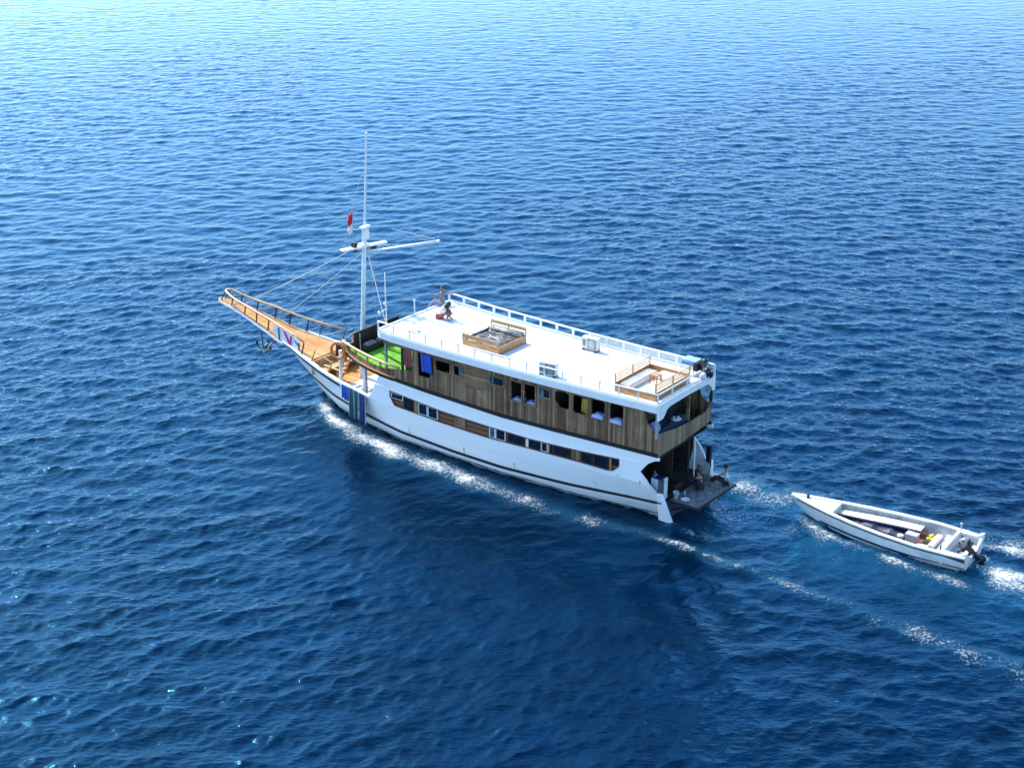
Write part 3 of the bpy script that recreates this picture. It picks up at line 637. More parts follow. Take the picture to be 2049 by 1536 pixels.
def rope(name, pts, r=.014, sag=.0, par=ship):
    a, b = Vector(pts[0]), Vector(pts[1]); P = [a.lerp(b, t/12)+Vector((0,0,-sag*4*(t/12)*(1-t/12))) for t in range(13)]
    return M().tube(P, r, 5).build(name, rope_m, par)
rope('forestay', [(26.85,-.3,3.95),(18.35,.3,8.6)], .017, .1); rope('forestay', [(24.6,-.72,3.55),(18.35,-.1,8.3)], .013, .1)
rope('shroud', [(15.2,2.08,5.8),(18.2,0,8.35)], .016, .02); rope('shroud', [(19.3,-1.9,2.4),(18.3,-.2,8.5)], .008, 0); rope('shroud', [(18.8,-2.1,2.4),(18.3,-.2,8.5)], .008, 0)
rope('boom_line', [(16.6,-.1,9.62),(13.9,-.1,9.62)], .012, .0); rope('halyard', [(18.7,1.0,8.7),(18.6,.42,10.6)], .008); rope('halyard', [(18.6,.42,10.6),(18.02,0,12.8)], .008)
rope('deck_cable', [(15.2,1.05,5.62),(11.1,1.75,5.62)], .012)
# ---- stern cockpit and swim platform
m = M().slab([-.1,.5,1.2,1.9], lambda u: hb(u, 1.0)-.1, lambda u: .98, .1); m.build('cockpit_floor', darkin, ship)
for s in (1, -1): M().grid([[(u, s*(hb(u, z)-.11), z) for z in (1.0,1.4,1.8,2.3,3.0)] for u in (.74,1.1,1.5,1.9)]).build('cockpit_shade_lining', darkin, ship, solid=.02)  # dark sheets added over the white inner hull, standing in for cockpit shade
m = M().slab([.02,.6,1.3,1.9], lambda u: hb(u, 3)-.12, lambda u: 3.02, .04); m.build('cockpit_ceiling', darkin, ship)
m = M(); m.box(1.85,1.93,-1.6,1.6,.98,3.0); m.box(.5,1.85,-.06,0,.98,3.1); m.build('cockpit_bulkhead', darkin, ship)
m = M(); m.prism([(-.25,1.35),(-1.62,1.28),(-1.72,-1.75),(-.25,-1.8)], .85, .93, 'xy'); plat = m.build('swim_platform', platm, ship, bevel=.01)
m = M(); m.bar((-.25,1.37,.87),(-1.63,1.30,.87),.04,.1); m.bar((-1.64,1.3,.87),(-1.74,-1.76,.87),.04,.1); m.build('platform_edge', dark, plat)
m = M(); 
for v in (-1.2,0,1.0): m.bar((-.2,v,.3),(-1.4,v,.84),.07)
m.build('platform_bracket', dark, plat)
M().tube([(-.45,-.3,.93),(-.42,-.3,3.15)], .03, 8).build('stern_pole', railw, ship)
M().tube([(-.2,-.15,.93),(-.2,-.15,3.15)], .06, 8).build('stern_pillar', black, ship)
M().box(-.3,-.1,1.93,2.1,1.0,2.1).build('mooring_bitt', navyd, ship); M().box(-.35,-.15,-1.95,-1.78,1.0,2.35).build('mooring_bitt', black, ship)

# ================================================================ THINGS ON THE SHIP
def lb(parent, name, mat_, bev=.01, **k):   # builder bound to a thing
    return lambda m: m.build(name, mat_, parent, bevel=bev, **k)
# daybed on the roof
t = thing('daybed', 'wooden daybed with dark grey crumpled mattress cover on the white roof deck', 'bed', 9.9, .56, 5.48)
m = M(); m.box(-1.05,1.03,1.0,1.05,0,.36); m.box(-1.05,-1.0,-1.05,1.0,0,.36); m.box(-1.05,1.03,-1.1,-1.05,0,.36); m.box(-1.0,1.0,-1.05,1.0,.02,.12); m.build('frame', furn, t, bevel=.012)
for s, h in ((1,.62),(-1,.72)):
    y = 1.03 if s > 0 else -1.08
    m = M(); 
    for x in (-1.02,0,1.0): m.box(x-.03,x+.03,y-.03,y+.03,.3,h)
    m.box(-1.04,1.03,y-.02,y+.02,h-.17,h); m.box(-1.04,1.03,y-.018,y+.018,.42,.47); m.build('backrest', furn if s > 0 else varnd, t, bevel=.008)
def pillow(x0, x1, y0, y1, z0, z1, n=22, amp=.0, seed=0):
    rng = np.random.default_rng(seed); m = M(); rows = []; ph = rng.uniform(0, 6, 6)
    for i in range(n+1):
        r = []
        for j in range(n+1):
            a, b = i/n, j/n; e = min(1, 6*min(a, 1-a, b, 1-b)); e = math.sqrt(1-(1-e)**2)
            w_ = amp*(math.sin(9*a+5*b+ph[0])+math.sin(17*b-8*a+ph[1])*.7+math.sin(23*a+11*b+ph[2])*.5)
            r.append((x0+(x1-x0)*a, y0+(y1-y0)*b, z0+(z1-z0)*e+w_*e))
        rows.append(r)
    m.grid(rows); m.add([(x0,y0,z0),(x1,y0,z0),(x1,y1,z0),(x0,y1,z0)], [(0,1,2,3)])
    return m
pillow(-.98,1.05,-1.0,.98,.12,.30,30,.022,1).build('mattress', greyf, t, smooth=True)
M().tube([(-.95,-.9,.36),(1.0,-.9,.38)], .13, 10).build('bolster', mat('silver_cover', (.42,.40,.36), .35, .3, 4, bump=.03, bscale=5), t, smooth=True)
M().tube([(1.0,-.8,.28),(1.03,.8,.28)], .08, 8).build('bolster', greyf, t, smooth=True)
M().tube([(-.7,.35,.34),(-.2,.1,.36),(.2,.0,.34),(.35,-.15,.33)], .02, 6).build('cord', cl_white, t, smooth=True)
# corner seat
t = thing('seating_nook', 'square wooden seating nook with slatted backrests and cream cushions, aft on the roof', 'sofa', 1.3, .55, 5.5)
m = M(); m.box(-1.02,1.05,1.33,1.38,.0,.36); m.box(-1.02,1.05,-1.38,-1.33,.0,.40); m.box(1.0,1.05,-1.33,1.33,.0,.40); m.box(-1.02,-.97,-1.33,1.33,0,.4); m.build('frame', furn, t, bevel=.01)
for x in (1.025,-.995):
    m = M()
    for y in (-1.35,0,1.35): m.box(x-.03,x+.03,y-.03,y+.03,.3,.80)
    for z in (.50,.61,.73): m.box(x-.015,x+.015,-1.38,1.38,z-.025,z+.03)
    m.build('backrest', varnd, t, bevel=.006)
pillow(.45,.98,-1.3,1.3,.1,.32,14).build('cushion', cushw, t, smooth=True)
pillow(-.95,.40,-1.3,-.72,.1,.32,14).build('cushion', cushw, t, smooth=True)
pillow(-.95,-.42,-.7,1.3,.1,.30,14).build('cushion', cushw, t, smooth=True)
m = M(); m.box(-.95,.98,-1.3,1.3,.0,.05); m.build('floor_mat', cushw, t)
t = thing('side_table', 'small orange four-legged stool standing inside the square seating nook', 'stool', 1.35, .25, 5.56)
m = M(); m.box(-.2,.2,-.2,.2,.36,.42); m.build('top', varn, t, bevel=.02)
for a in (-.16,.16):
    for b in (-.16,.16): M().bar((a*1.1,b*1.1,0),(a,b,.36),.05).build('leg', varn, t)
# air conditioners
def ac(u, v, rz, label):
    t = thing('air_conditioner', label, 'air conditioner', u, v, 5.48, rz, 'air conditioner outdoor units on the roof')
    m = M(); m.box(-.42,.42,-.15,.15,.06,.62); b = m.build('casing', acgrey, t, bevel=.025)
    m = M(); m.box(-.36,.10,.148,.165,.11,.57); m.box(.2,.38,.148,.16,.2,.5); g = m.build('grille', grille, t)
    M().lathe((-.13,.168,.34), [(.2,0),(.2,.012),(.05,.02)], 18, axis=(0,1,0)).build('fan', steel, t)
    M().box(-.38,-.30,-.2,.2,0,.06).build('foot', black, t); M().box(.30,.38,-.2,.2,0,.06).build('foot', black, t)
    return t
ac(5.95, -1.55, 0, 'cream air conditioner unit by the far white railing, the larger of two on the roof')
ac(5.65, 2.12, R(8), 'grey air conditioner unit close behind the near roof railing')
t = thing('solar_panel', 'small grey flat panel lying on the white roof near its front corner', 'panel', 13.9, 1.6, 5.5)
M().obox((0,0,.06),(.7,.36,.03),ry=R(6)).build('panel', mat('panel_grey',(.30,.38,.40),.3), t); M().box(-.2,.2,-.1,.1,0,.05).build('base', railw, t)
# spare outboard on the stern rail
def outboard(t, cow, body, s=1.0, tilt=0):
    def T(p): return (p[0]*s, p[1]*s, p[2]*s)
    m = M(); m.ell(T((0,0,.98)), (.34*s,.22*s,.24*s), 14, 9); m.build('cowling', cow, t, smooth=True)
    m = M(); m.box(*[q*s for q in (-.27,.27,-.19,.19,.70,.84)]); m.bar(T((0,0,.75)),T((-.05,0,.05)),.16*s,.22*s); m.bar(T((.16,0,.55)),T((.2,0,.2)),.1*s,.2*s); m.build('leg', body, t, bevel=.03*s)
    m = M(); m.obox(T((-.14,0,.12)),(.5*s,.22*s,.025*s)); m.lathe(T((-.12,0,-.08)), [(.05*s,-.25*s),(.075*s,0),(.05*s,.28*s)], 10, axis=(1,0,0)); 
    m.obox(T((-.05,0,-.22)),(.16*s,.03*s,.2*s)); m.build('gearcase', body, t)
    m = M()
    for a in range(3):
        m.obox(T((-.38,math.sin(a*2.1)*.09,-.08+math.cos(a*2.1)*.09)),(.03*s,.09*s,.13*s),rx=-a*2.1)
    m.build('propeller', steel, t)
    M().bar(T((.25,0,.78)),T((.75,0,.85)),.05*s).build('tiller', body, t)
t = thing('outboard_motor', 'spare outboard motor with blue and white cowling on the roof at the starboard stern corner', 'outboard motor', .42, -1.75, 5.6)
for ch in (1,):
    m = M(); m.box(-.02,.75,-.33,.33,.38,.58); m.build('cowling', blueg, t, bevel=.07)
    m = M(); m.box(.0,.72,-.27,.27,.56,.62); m.build('cowling_top', mat('pale_blue_top',(.35,.52,.78),.2,.3,6), t, bevel=.03)
    m = M(); m.bar((.0,.0,.48),(-.55,.15,.25),.26,.3); m.box(-.12,.1,-.35,.35,.2,.6); m.ell((-.15,-.25,.45),(.16,.16,.2)); m.build('leg', black, t, bevel=.04)
    m = M(); 
    for a, b in ((.1,-.3),(.7,-.3),(.1,.3),(.7,.3)): m.box(a-.025,a+.025,b-.025,b+.025,-.08,.4)
    m.build('stand', railw, t)
    m = M(); m.lathe((-.6,.15,.22), [(.05,-.22),(.08,0),(.05,.2)], 10, axis=(1,0,.2)); m.obox((-.72,.15,.15),(.03,.26,.26)); m.build('propeller', black, t)
def fender(u, v, z, mt, label, r=.17):
    t = thing('fender', label, 'fender', u, v, z); M().ell((0,0,0),(r,r,r*1.2)).build('ball', mt, t, smooth=True)
    M().tube([(0,0,r),(0,0,r+.25)], .012, 5).build('line', rope_m, t)
fender(-.12, -1.55, 5.85, black, 'round black fender hanging at the aft roof rail below the spare motor', .19)
fender(-.16, -1.15, 5.8, cl_white, 'round white fender beside the black one on the aft roof rail', .15)
# life ring
t = thing('life_ring', 'orange life ring hung on a white post at the front of the upper deck rail', 'life ring', 18.42, 2.08, 3.66)
P = [(.34*math.cos(a), .10*math.cos(a), .40*math.sin(a)) for a in [2*math.pi*i/24 for i in range(24)]]
M().tube(P, .075, 10, closed=True).build('ring', ring_m, t, smooth=True)
for k in range(4):
    a = R(45+90*k); c_ = Vector((.34*math.cos(a), .10*math.cos(a), .40*math.sin(a))); d = Vector((-.34*math.sin(a), -.10*math.sin(a), .40*math.cos(a))).normalized()
    M().tube([c_-d*.035, c_+d*.035], .082, 10).build('band', varnd, t)
M().tube([(18.5,1.9,1.5),(18.45,1.88,3.6)], .085, 10).build('ring_post', railw, ship)
m = M(); m.box(18.38,18.48,1.5,1.64,2.9,4.05); m.build('corner_post', furn, ship)
# towels
def drape(name, label, u0, u1, z0, z1, v, mt, cat='towel', group=None, trim=None, amp=.045, folds=3, slant=0, seed=0, vf=None, parent=None):
    rng = np.random.default_rng(seed); ph = rng.uniform(0, 6); rows = []; n = 22; k = 12
    vf = vf or (lambda u, z: v); uc = (u0+u1)/2
    zt_ = z1
    for i in range(k+1):
        z = z1+(z0-z1)*i/k
        rows.append([(u0+(u1-u0)*j/n+slant*i/k-uc, vf(u0+(u1-u0)*j/n, z)+.03+amp*(i/k*.7+.3)*(1+math.sin(folds*2*math.pi*j/n+ph+.6*i/k)), z+.04*math.sin(5*j/n+ph)*(i/k)-z1+(0)) for j in range(n+1)])
    m = M(); m.grid(rows); vc = v
    o = bpy.data.objects.new(name, None) if not parent else None
    COL.objects.link(o); o.location = W(uc, vc, z1); o.rotation_euler = (0,0,HEAD); o.empty_display_size = .1
    tag(o, label, cat, group)
    m.build('cloth', mt, o, smooth=True, solid=.012, off=(0, vc, 0))
    if trim:
        m = M(); rows = [[(p[0], p[1]+.012, p[2]) for p in r] for r in rows]
        if trim == 'top': m.grid([r for r in rows[:2]])
        if trim in ('edges', 'side'):
            m.grid([r[0:2] for r in rows]); m.grid([r[-3:-1] for r in rows])
        m.build('trim', cl_pale, o, smooth=True, off=(0, vc, 0), solid=.006)
    return o
hvf = lambda u, z: hb(u, 2.05)+.05
g = 'towels hung over the bow gunwale'
drape('towel', 'short bright blue towel, front-most of the towels on the bow gunwale', 17.35,17.95,1.42,2.16,2.42,cl_blue,group=g,trim='top',vf=hvf,seed=1)
drape('towel', 'dark green long towel with pale edges next to the short blue one', 16.98,17.36,.62,2.13,2.5,cl_green,group=g,trim='edges',vf=hvf,seed=2,folds=2)
drape('towel', 'second dark green towel, between the first green one and the long blue one', 16.62,16.97,.62,2.11,2.55,cl_green,group=g,trim='edges',vf=hvf,seed=3,folds=2)
drape('towel', 'long deep blue towel nearest the white hull step, rearmost on the gunwale', 16.08,16.62,.60,2.09,2.6,cl_blue2,group=g,trim='side',vf=hvf,seed=4,folds=3)
drape('towel', 'bright blue towel hanging in the first opening of the plank wall', 12.02,12.66,4.10,5.0,2.52,cl_blue,seed=5,amp=.02,slant=-.06)
drape('towel', 'dark red towel hanging beside the awning post over the green turf', 13.22,13.72,4.15,5.02,2.5,cl_red,seed=6,amp=.03)
drape('life_vest', 'yellow life vest hanging inside a window of the plank wall', 3.52,3.88,4.2,4.85,2.05,cl_yel,'life vest',seed=7,amp=.06)
# bedding at the windows
def bed(u, v, z, L_, label, mt=cl_sheet, h=.16):
    t = thing('pillow', label, 'pillow', u, v, z, 0, 'pillows seen through the upper windows'); pillow(-L_/2,L_/2,-.2,.2,0,h,12,.012,int(u*10)).build('cover', mt, t, smooth=True)
for u, lab in ((7.23,'pale blue pillow in the front window of the tall pair'),(6.49,'pale blue pillow in the rear window of the tall pair'),(2.94,'pale pillow in the window just behind the yellow life vest'),(2.0,'pale pillow in the rearmost window of the plank wall')):
    zz = 3.86 if u > 5 else 4.2
    bed(u, 2.12, zz, .6, lab)
    M().box(u-.4,u+.4,.6,2.05,3.1,zz).build('bunk', darkin, ship)
# aft upper deck: blue covered lounge bed and round cushion
t = thing('lounge_bed', 'dark blue covered lounge bed under the roof on the open aft deck', 'bed', .9, .35, 3.3)
M().box(-.62,.35,-1.3,1.55,0,.55).build('base', darkin, t); pillow(-.68,.38,-1.32,1.6,.5,.74,20,.03,9).build('cover', cl_bed, t, smooth=True)
t = thing('round_cushion', 'round pale blue cushion on the blue lounge bed at the port stern opening', 'cushion', .42, 1.72, 4.02)
M().lathe((0,0,.22), [(.02,-.07),(.22,-.06),(.27,0),(.22,.06),(.02,.07)], 18, axis=(-.4,.8,.25)).build('cover', cl_sheet, t, smooth=True)
t = thing('tray', 'white oval tray with small cups on the aft lounge bed', 'tray', .35, .1, 4.06)
M().lathe((0,0,0), [(.1,0),(.24,.04),(.25,.06)], 16).build('dish', cl_white, t, smooth=True)
for a, b in ((.05,.1),(-.08,-.06)): M().lathe((a,b,.05), [(.03,0),(.04,.14)], 8).build('cup', cl_white, t)
# turf deck table
t = thing('low_table', 'low dark table on the green turf beside the red towel', 'table', 14.1, 1.2, 3.38)
M().box(-.5,.5,-.42,.42,.34,.42).build('top', mat('table_top',(.13,.07,.06),.5), t, bevel=.02); M().box(-.42,.42,-.34,.34,0,.34).build('base', dark, t)
for k, (a, b) in enumerate(((17.5,.75),(17.5,-.15),)):
    t = thing('seat_cushion', ('grey-brown cushion nearest the rail on the dark bench','grey-brown cushion further along the dark bench, nearer the roof edge')[k], 'cushion', a, b, 3.83, 0, 'cushions on the dark bench'); pillow(-.16,.16,-.36,.36,0,.12,10).build('cover', mat('mauve_cushion',(.26,.19,.19),.8), t, smooth=True)
# banner on the bowsprit rail
t = thing('banner', 'white banner with magenta and dark lettering shapes tied along the near bowsprit rail', 'banner', 23.0, .97, 2.7)
def bn(u): return (lerp(u, [(21.9,1.13),(22.6,1.02),(23.6,.88),(24.3,.80)])+.05)
def bz(u, f): lo = curve(BS)(u)+.06; hi = lerp(u, [(21.9,3.05),(22.6,3.22),(23.6,3.36),(24.4,3.5)])-.02; return lo+(hi-lo)*f
def bpatch(name, pts, mt, off=0):
    m = M(); vs = [(u-23.0, bn(u)+off-.97, bz(u, f)-2.7) for u, f in pts]; m.add(vs, [tuple(range(len(vs)))]); m.build(name, mt, t, solid=.008)
m = M(); us = [22.0+i*.2 for i in range(12)]
m.grid([[(u-23.0, bn(u)-.97, bz(u, 0 if u < 23.9 else .3*(u-23.9)/.3)-2.7), (u-23.0, bn(u)-.97, bz(u, 1)-2.7)] for u in us]); m.build('sheet', mat('banner_white',(.62,.66,.74),.6), t, solid=.01)
bpatch('lettering', [(23.4,.95),(23.15,.95),(22.95,.55),(22.75,.08),(22.95,.05),(23.1,.35)], pinkm, .015)
bpatch('lettering', [(22.78,.9),(22.66,.9),(22.72,.1),(22.86,.1)], pinkm, .015)
bpatch('lettering', [(22.4,.75),(22.15,.62),(22.15,.45),(22.4,.6)], black, .015)
bpatch('lettering', [(22.1,.8),(22.02,.8),(22.05,.05),(22.14,.05)], black, .015)
bpatch('edge_band', [(23.78,1),(23.68,1),(23.68,0),(23.78,0)], dark, .015)
# anchors
def anchor(u, v, z, rz, label, ry=0):
    t = thing('anchor', label, 'anchor', u, v, z, rz, 'anchors hung under the bowsprit'); t.rotation_euler = (ry, R(15), HEAD+rz)
    M().tube([(0,0,.1),(0,0,-.75)], .035, 8).build('shank', black, t)
    P = [(.42*math.sin(a), 0, -.35-.42*math.cos(a)) for a in [R(-70+14*i) for i in range(11)]]
    M().tube(P, [.02]+[.035]*9+[.02], 8).build('arms', black, t)
    for s in (1,-1): M().obox((s*.38,0,-.42),(.16,.14,.03),ry=s*R(60)).build('fluke', black, t)
    M().bar((0,-.3,0),(0,.3,0),.035).build('stock', black, t)
anchor(24.9, 1.05, 2.78, R(10), 'black anchor hanging below the middle of the bowsprit', .25)
anchor(24.1, 1.0, 2.5, R(-25), 'black anchor hanging closer to the hull under the banner', .9)
# flag
t = thing('flag', 'small red and white flag hanging beside the mast', 'flag', 18.62, .42, 9.95)
t.scale = (1.35,)*3
def fl(z0, z1, mt, name):
    rows = []
    for i in range(11):
        a = i/10; rows.append([(.06*math.sin(7*a+3*b), .02+.20*a+.03*math.sin(9*a), z0+(z1-z0)*b-.30*a) for b in (0,.5,1)])
    M().grid(rows).build(name, mt, t, smooth=True, solid=.008)
fl(-.0,.34,red_m,'red_half'); fl(-.34,-.0,cl_white,'white_half')
# stern things
t = thing('washing_machine', 'white square washing machine at the port stern corner', 'washing machine', .12, 1.62, .98)
M().box(-.27,.27,-.26,.26,0,.98).build('body', mat('machine_white',(.62,.70,.72),.35), t, bevel=.03); M().box(-.2,.18,-.2,.2,.985,1.0).build('lid', navy, t)
def bucket(u, v, z, r, h, mt, label):
    t = thing('bucket', label, 'bucket', u, v, z); M().lathe((0,0,0), [(r*.78,0),(r,h),(r*1.06,h),(r*1.06,h+.02),(r*.92,h+.01),(r*.7,.05)], 16).build('pail', mt, t, smooth=True)
    M().tube([(0,r*math.cos(a),h+.02-r*.5*math.sin(a)) for a in [math.pi*i/8 for i in range(9)]], .008, 5).build('handle', steel, t)
bucket(-.42, 1.1, .93, .13, .3, cl_teal, 'pale green bucket on the swim platform by the stern corner')
t = thing('basin', 'shallow white basin lying on the swim platform near its port edge', 'basin', -.85, 1.02, .93)
M().lathe((0,0,0), [(.12,0),(.2,.06),(.21,.07),(.17,.06),(.1,.015)], 18).build('bowl', cl_white, t, smooth=True)
t = thing('bottle', 'small pale bottle standing on the swim platform beside the basin', 'bottle', -.62, .72, .93)
M().lathe((0,0,0), [(.045,0),(.05,.18),(.02,.24),(.02,.28)], 10).build('body', steel, t, smooth=True)
t = thing('storage_drum', 'grey-green cylindrical drum standing at the starboard side of the stern', 'drum', -.3, -1.35, .93)
M().lathe((0,0,0), [(.26,0),(.28,.04),(.27,.3),(.285,.33),(.27,.36),(.28,.62),(.24,.68)], 18).build('body', mat('drum_grey',(.20,.22,.17),.6,.25,5), t, smooth=True)
M().lathe((0,0,.68), [(.25,0),(.25,.04),(.05,.05)], 18).build('lid', grille, t)
t = thing('wood_crate', 'brown wooden crate in the shade of the stern cockpit', 'crate', .1, .55, .98)
m = M()
for z in (0,.14,.28):
    m.box(-.3,.3,-.28,-.25,z,z+.11); m.box(-.3,.3,.25,.28,z,z+.11); m.box(-.3,-.27,-.25,.25,z,z+.11); m.box(.27,.3,-.25,.25,z,z+.11)
m.build('slats', dark, t); M().box(-.27,.27,-.25,.25,.01,.04).build('bottom', dark, t)
t = thing('gas_cylinder', 'blue-grey gas cylinder standing in the dark stern cockpit', 'cylinder', .75, 1.0, .98)
M().lathe((0,0,0), [(.16,0),(.18,.06),(.18,.62),(.1,.75),(.05,.8)], 16).build('tank', mat('cyl_blue',(.12,.18,.26),.4), t, smooth=True); M().lathe((0,0,.78), [(.04,0),(.05,.1)], 8).build('valve', steel, t)

# ---------------------------------------------------------------- people
def skinned(name, pts, edges, mt, parent, root=0, lv=2):
    me = bpy.data.meshes.new(name); me.from_pydata([p[:3] for p in pts], edges, []); o = bpy.data.objects.new(name, me); COL.objects.link(o)
    me.materials.append(mt)
    md = o.modifiers.new('skin', 'SKIN'); md.use_smooth_shade = True; md.branch_smoothing = .6
    for i, p in enumerate(pts):
        d = me.skin_vertices[0].data[i]; r = p[3]; d.radius = (r, p[4] if len(p) > 4 else r); d.use_root = (i == root)
    sb = o.modifiers.new('sub', 'SUBSURF'); sb.levels = lv; sb.render_levels = lv
    o.parent = parent; return o
def person(label, u, v, z, rz, J, top, bottom, hairm=hair, hairlen=0, sleeves=True, long_legs=True, cap=None, loose=.022):
    """J: joints in metres, x = facing, y = left; pelvis chest neck head, and for L/R: shoulder elbow wrist tip hip knee ankle toe"""
    t = thing('person', label, 'person', u, v, z, rz)
    V3 = {k: Vector(p) for k, p in J.items()}
    pts = []; E_ = []; idx = {}
    def P(k, r, r2=None, p=None):
        q = p or V3[k]; idx[k] = len(pts); pts.append((q.x, q.y, q.z, r, r2 or r)); return idx[k]
    P('pelvis', .13, .10); P('chest', .145, .10); P('neck', .05); P('head0', .075, p=V3['neck'].lerp(V3['head'], .45)); P('head', .10, .088)
    hd = (V3['head']-V3['neck']).normalized(); P('crown', .07, p=V3['head']+hd*.085)
    for a, b in (('pelvis','chest'),('chest','neck'),('neck','head0'),('head0','head'),('head','crown')): E_.append((idx[a], idx[b]))
    for s in 'LR':
        P('sh'+s, .055); P('el'+s, .042); P('wr'+s, .028); P('hp'+s, .085); P('kn'+s, .058); P('an'+s, .038); P('to'+s, .03)
        P('pa'+s, .034, .018, p=V3['wr'+s]+(V3['tip'+s]-V3['wr'+s])*.5)
        for a, b in (('chest','sh'+s),('sh'+s,'el'+s),('el'+s,'wr'+s),('wr'+s,'pa'+s),('pelvis','hp'+s),('hp'+s,'kn'+s),('kn'+s,'an'+s),('an'+s,'to'+s)): E_.append((idx[a], idx[b]))
        d = (V3['tip'+s]-V3['wr'+s]); L_ = d.length or .1; d.normalize(); side = d.cross(Vector((0,0,1))); side = side.normalized() if side.length > .1 else Vector((0,1,0))
        base = V3['wr'+s]+d*L_*.5
        for i, (o_, l_) in enumerate(((-.028,.062),(-.009,.075),(.010,.070),(.028,.055))):
            a = len(pts); p1 = base+side*o_+d*l_*.55; p2 = base+side*o_*1.1+d*l_-Vector((0,0,.012))
            pts.append((p1.x,p1.y,p1.z,.009)); pts.append((p2.x,p2.y,p2.z,.007)); E_.append((idx['pa'+s], a)); E_.append((a, a+1))
        a = len(pts); sg = 1 if s == 'L' else -1; p1 = V3['wr'+s]+d*.03-side*.04*sg; p2 = p1+d*.045-side*.012*sg
        pts.append((p1.x,p1.y,p1.z,.011)); pts.append((p2.x,p2.y,p2.z,.008)); E_.append((idx['wr'+s], a)); E_.append((a, a+1))
    body = skinned('body', pts, E_, skin, t)
    # clothes
    def sub(keys, edges, grow, name, mt):
        q = []; ix = {}
        for k, f in keys: 
            p = pts[idx[k]] if isinstance(k, str) else (*k[0], k[1])
            ix[k] = len(q); q.append((p[0], p[1], p[2], p[3]+grow+f, (p[4] if len(p) > 4 else p[3])+grow+f))
        skinned(name, q, [(ix[a], ix[b]) for a, b in edges], mt, t)
    eL = tuple(V3['shL'].lerp(V3['elL'], .8)); eR = tuple(V3['shR'].lerp(V3['elR'], .8))
    kL, kR = (eL, .048), (eR, .048)
    nb = (tuple(V3['chest'].lerp(V3['neck'], .6)), .075)
    sub([('pelvis',.01+loose*.9),('chest',.0),(nb,0),('shL',.01),('shR',.01),(kL,.005),(kR,.005)], [('pelvis','chest'),('chest',nb),('chest','shL'),('chest','shR'),('shL',kL),('shR',kR)], loose, 'shirt', top)
    f = 1. if long_legs else .55
    keys = [('pelvis',.0),('hpL',.0),('hpR',.0)]; ed = [('pelvis','hpL'),('pelvis','hpR')]
    for s in 'LR':
        if long_legs: a_ = (tuple(V3['kn'+s].lerp(V3['an'+s], .85)), .045); keys += [('kn'+s,0),(a_,0)]; ed += [('hp'+s,'kn'+s),('kn'+s,a_)]
        else: a_ = (tuple(V3['hp'+s].lerp(V3['kn'+s], .85)), .07); keys += [(a_,0)]; ed += [('hp'+s,a_)]
    sub(keys, ed, .018, 'trousers' if long_legs else 'shorts', bottom)
    # hair cap and face
    fwd = Vector(J.get('face', (1,0,0))).normalized(); up_ = hd; c_ = V3['head']
    m = M(); m.ell((0,0,0), (.108,.10,.125), 16, 10); m.v = [tuple(c_+hd*.045-fwd*.022+Vector(p)) for p in m.v]; 
    if hairlen: m2 = M().ell((0,0,0), (.085,.095,hairlen), 12, 8); m.add([tuple(c_-fwd*.05-Vector((0,0,hairlen*.6))+Vector(p)) for p in m2.v], m2.f)
    m.build('hair', hairm, t, smooth=True)
    s_ = fwd.cross(Vector((0,0,1))).normalized(); m = M()
    m.ell(tuple(c_+fwd*.105-hd*.01), (.014,.014,.02), 8, 6); m.build('nose', skin, t, smooth=True)
    m = M()
    for k in (1,-1): m.ell(tuple(c_+fwd*.096+s_*.034*k+hd*.014), (.010,.010,.009), 8, 6)
    m.ell(tuple(c_+fwd*.094-hd*.045), (.012,.024,.006), 8, 6); m.build('eyes_and_mouth', dark, t)
    if cap: m = M(); m.lathe(tuple(c_+hd*.09-fwd*.01), [(.115,-.02),(.11,.04),(.07,.085),(.01,.1)], 14); m.obox(tuple(c_+fwd*.14+hd*.08),(.12,.16,.015)); m.build('cap', cap, t, smooth=True)
    return t
# 1: crouching on the roof, white shirt, facing aft, head bowed over the knees
J = dict(pelvis=(-.12,0,.16), chest=(.04,0,.50), neck=(.17,0,.66), head=(.30,0,.70), face=(.8,0,-.6),
 shL=(.08,.18,.57), elL=(.26,.24,.34), wrL=(.40,.12,.30), tipL=(.50,.04,.28), shR=(.08,-.18,.57), elR=(.26,-.24,.34), wrR=(.40,-.12,.30), tipR=(.50,-.04,.28),
 hpL=(-.10,.10,.15), knL=(.34,.14,.40), anL=(.30,.12,.08), toL=(.46,.13,.04), hpR=(-.10,-.10,.15), knR=(.34,-.14,.40), anR=(.30,-.12,.08), toR=(.46,-.13,.04))
person('person in a white shirt and dull red trousers crouching on the white roof', 13.95, -.55, 5.5, R(198), J, cl_white, cl_pink, hairlen=.16, loose=.06).scale = (1.12,)*3
# 2: sitting on the front roof edge leaning back against the corner rail, arms spread
J = dict(pelvis=(0,0,.12), chest=(.08,-.05,.48), neck=(.12,-.12,.66), head=(.14,-.17,.79), face=(.3,.9,.1),
 shL=(.02,.13,.60), elL=(.12,.42,.58), wrL=(.2,.62,.68), tipL=(.24,.72,.74), shR=(.14,-.24,.60), elR=(.0,-.46,.50), wrR=(-.1,-.62,.47), tipR=(-.16,-.72,.46),
 hpL=(.05,.10,.12), knL=(.36,.34,.16), anL=(.48,.62,-.22), toL=(.6,.72,-.27), hpR=(.05,-.06,.12), knR=(.42,.10,.20), anR=(.55,.30,-.2), toR=(.66,.38,-.25))
person('person in grey with lavender trousers sitting on the far front roof corner', 15.1, -1.95, 5.6, 0, J, cl_grey, cl_lav, hairm=hairb)
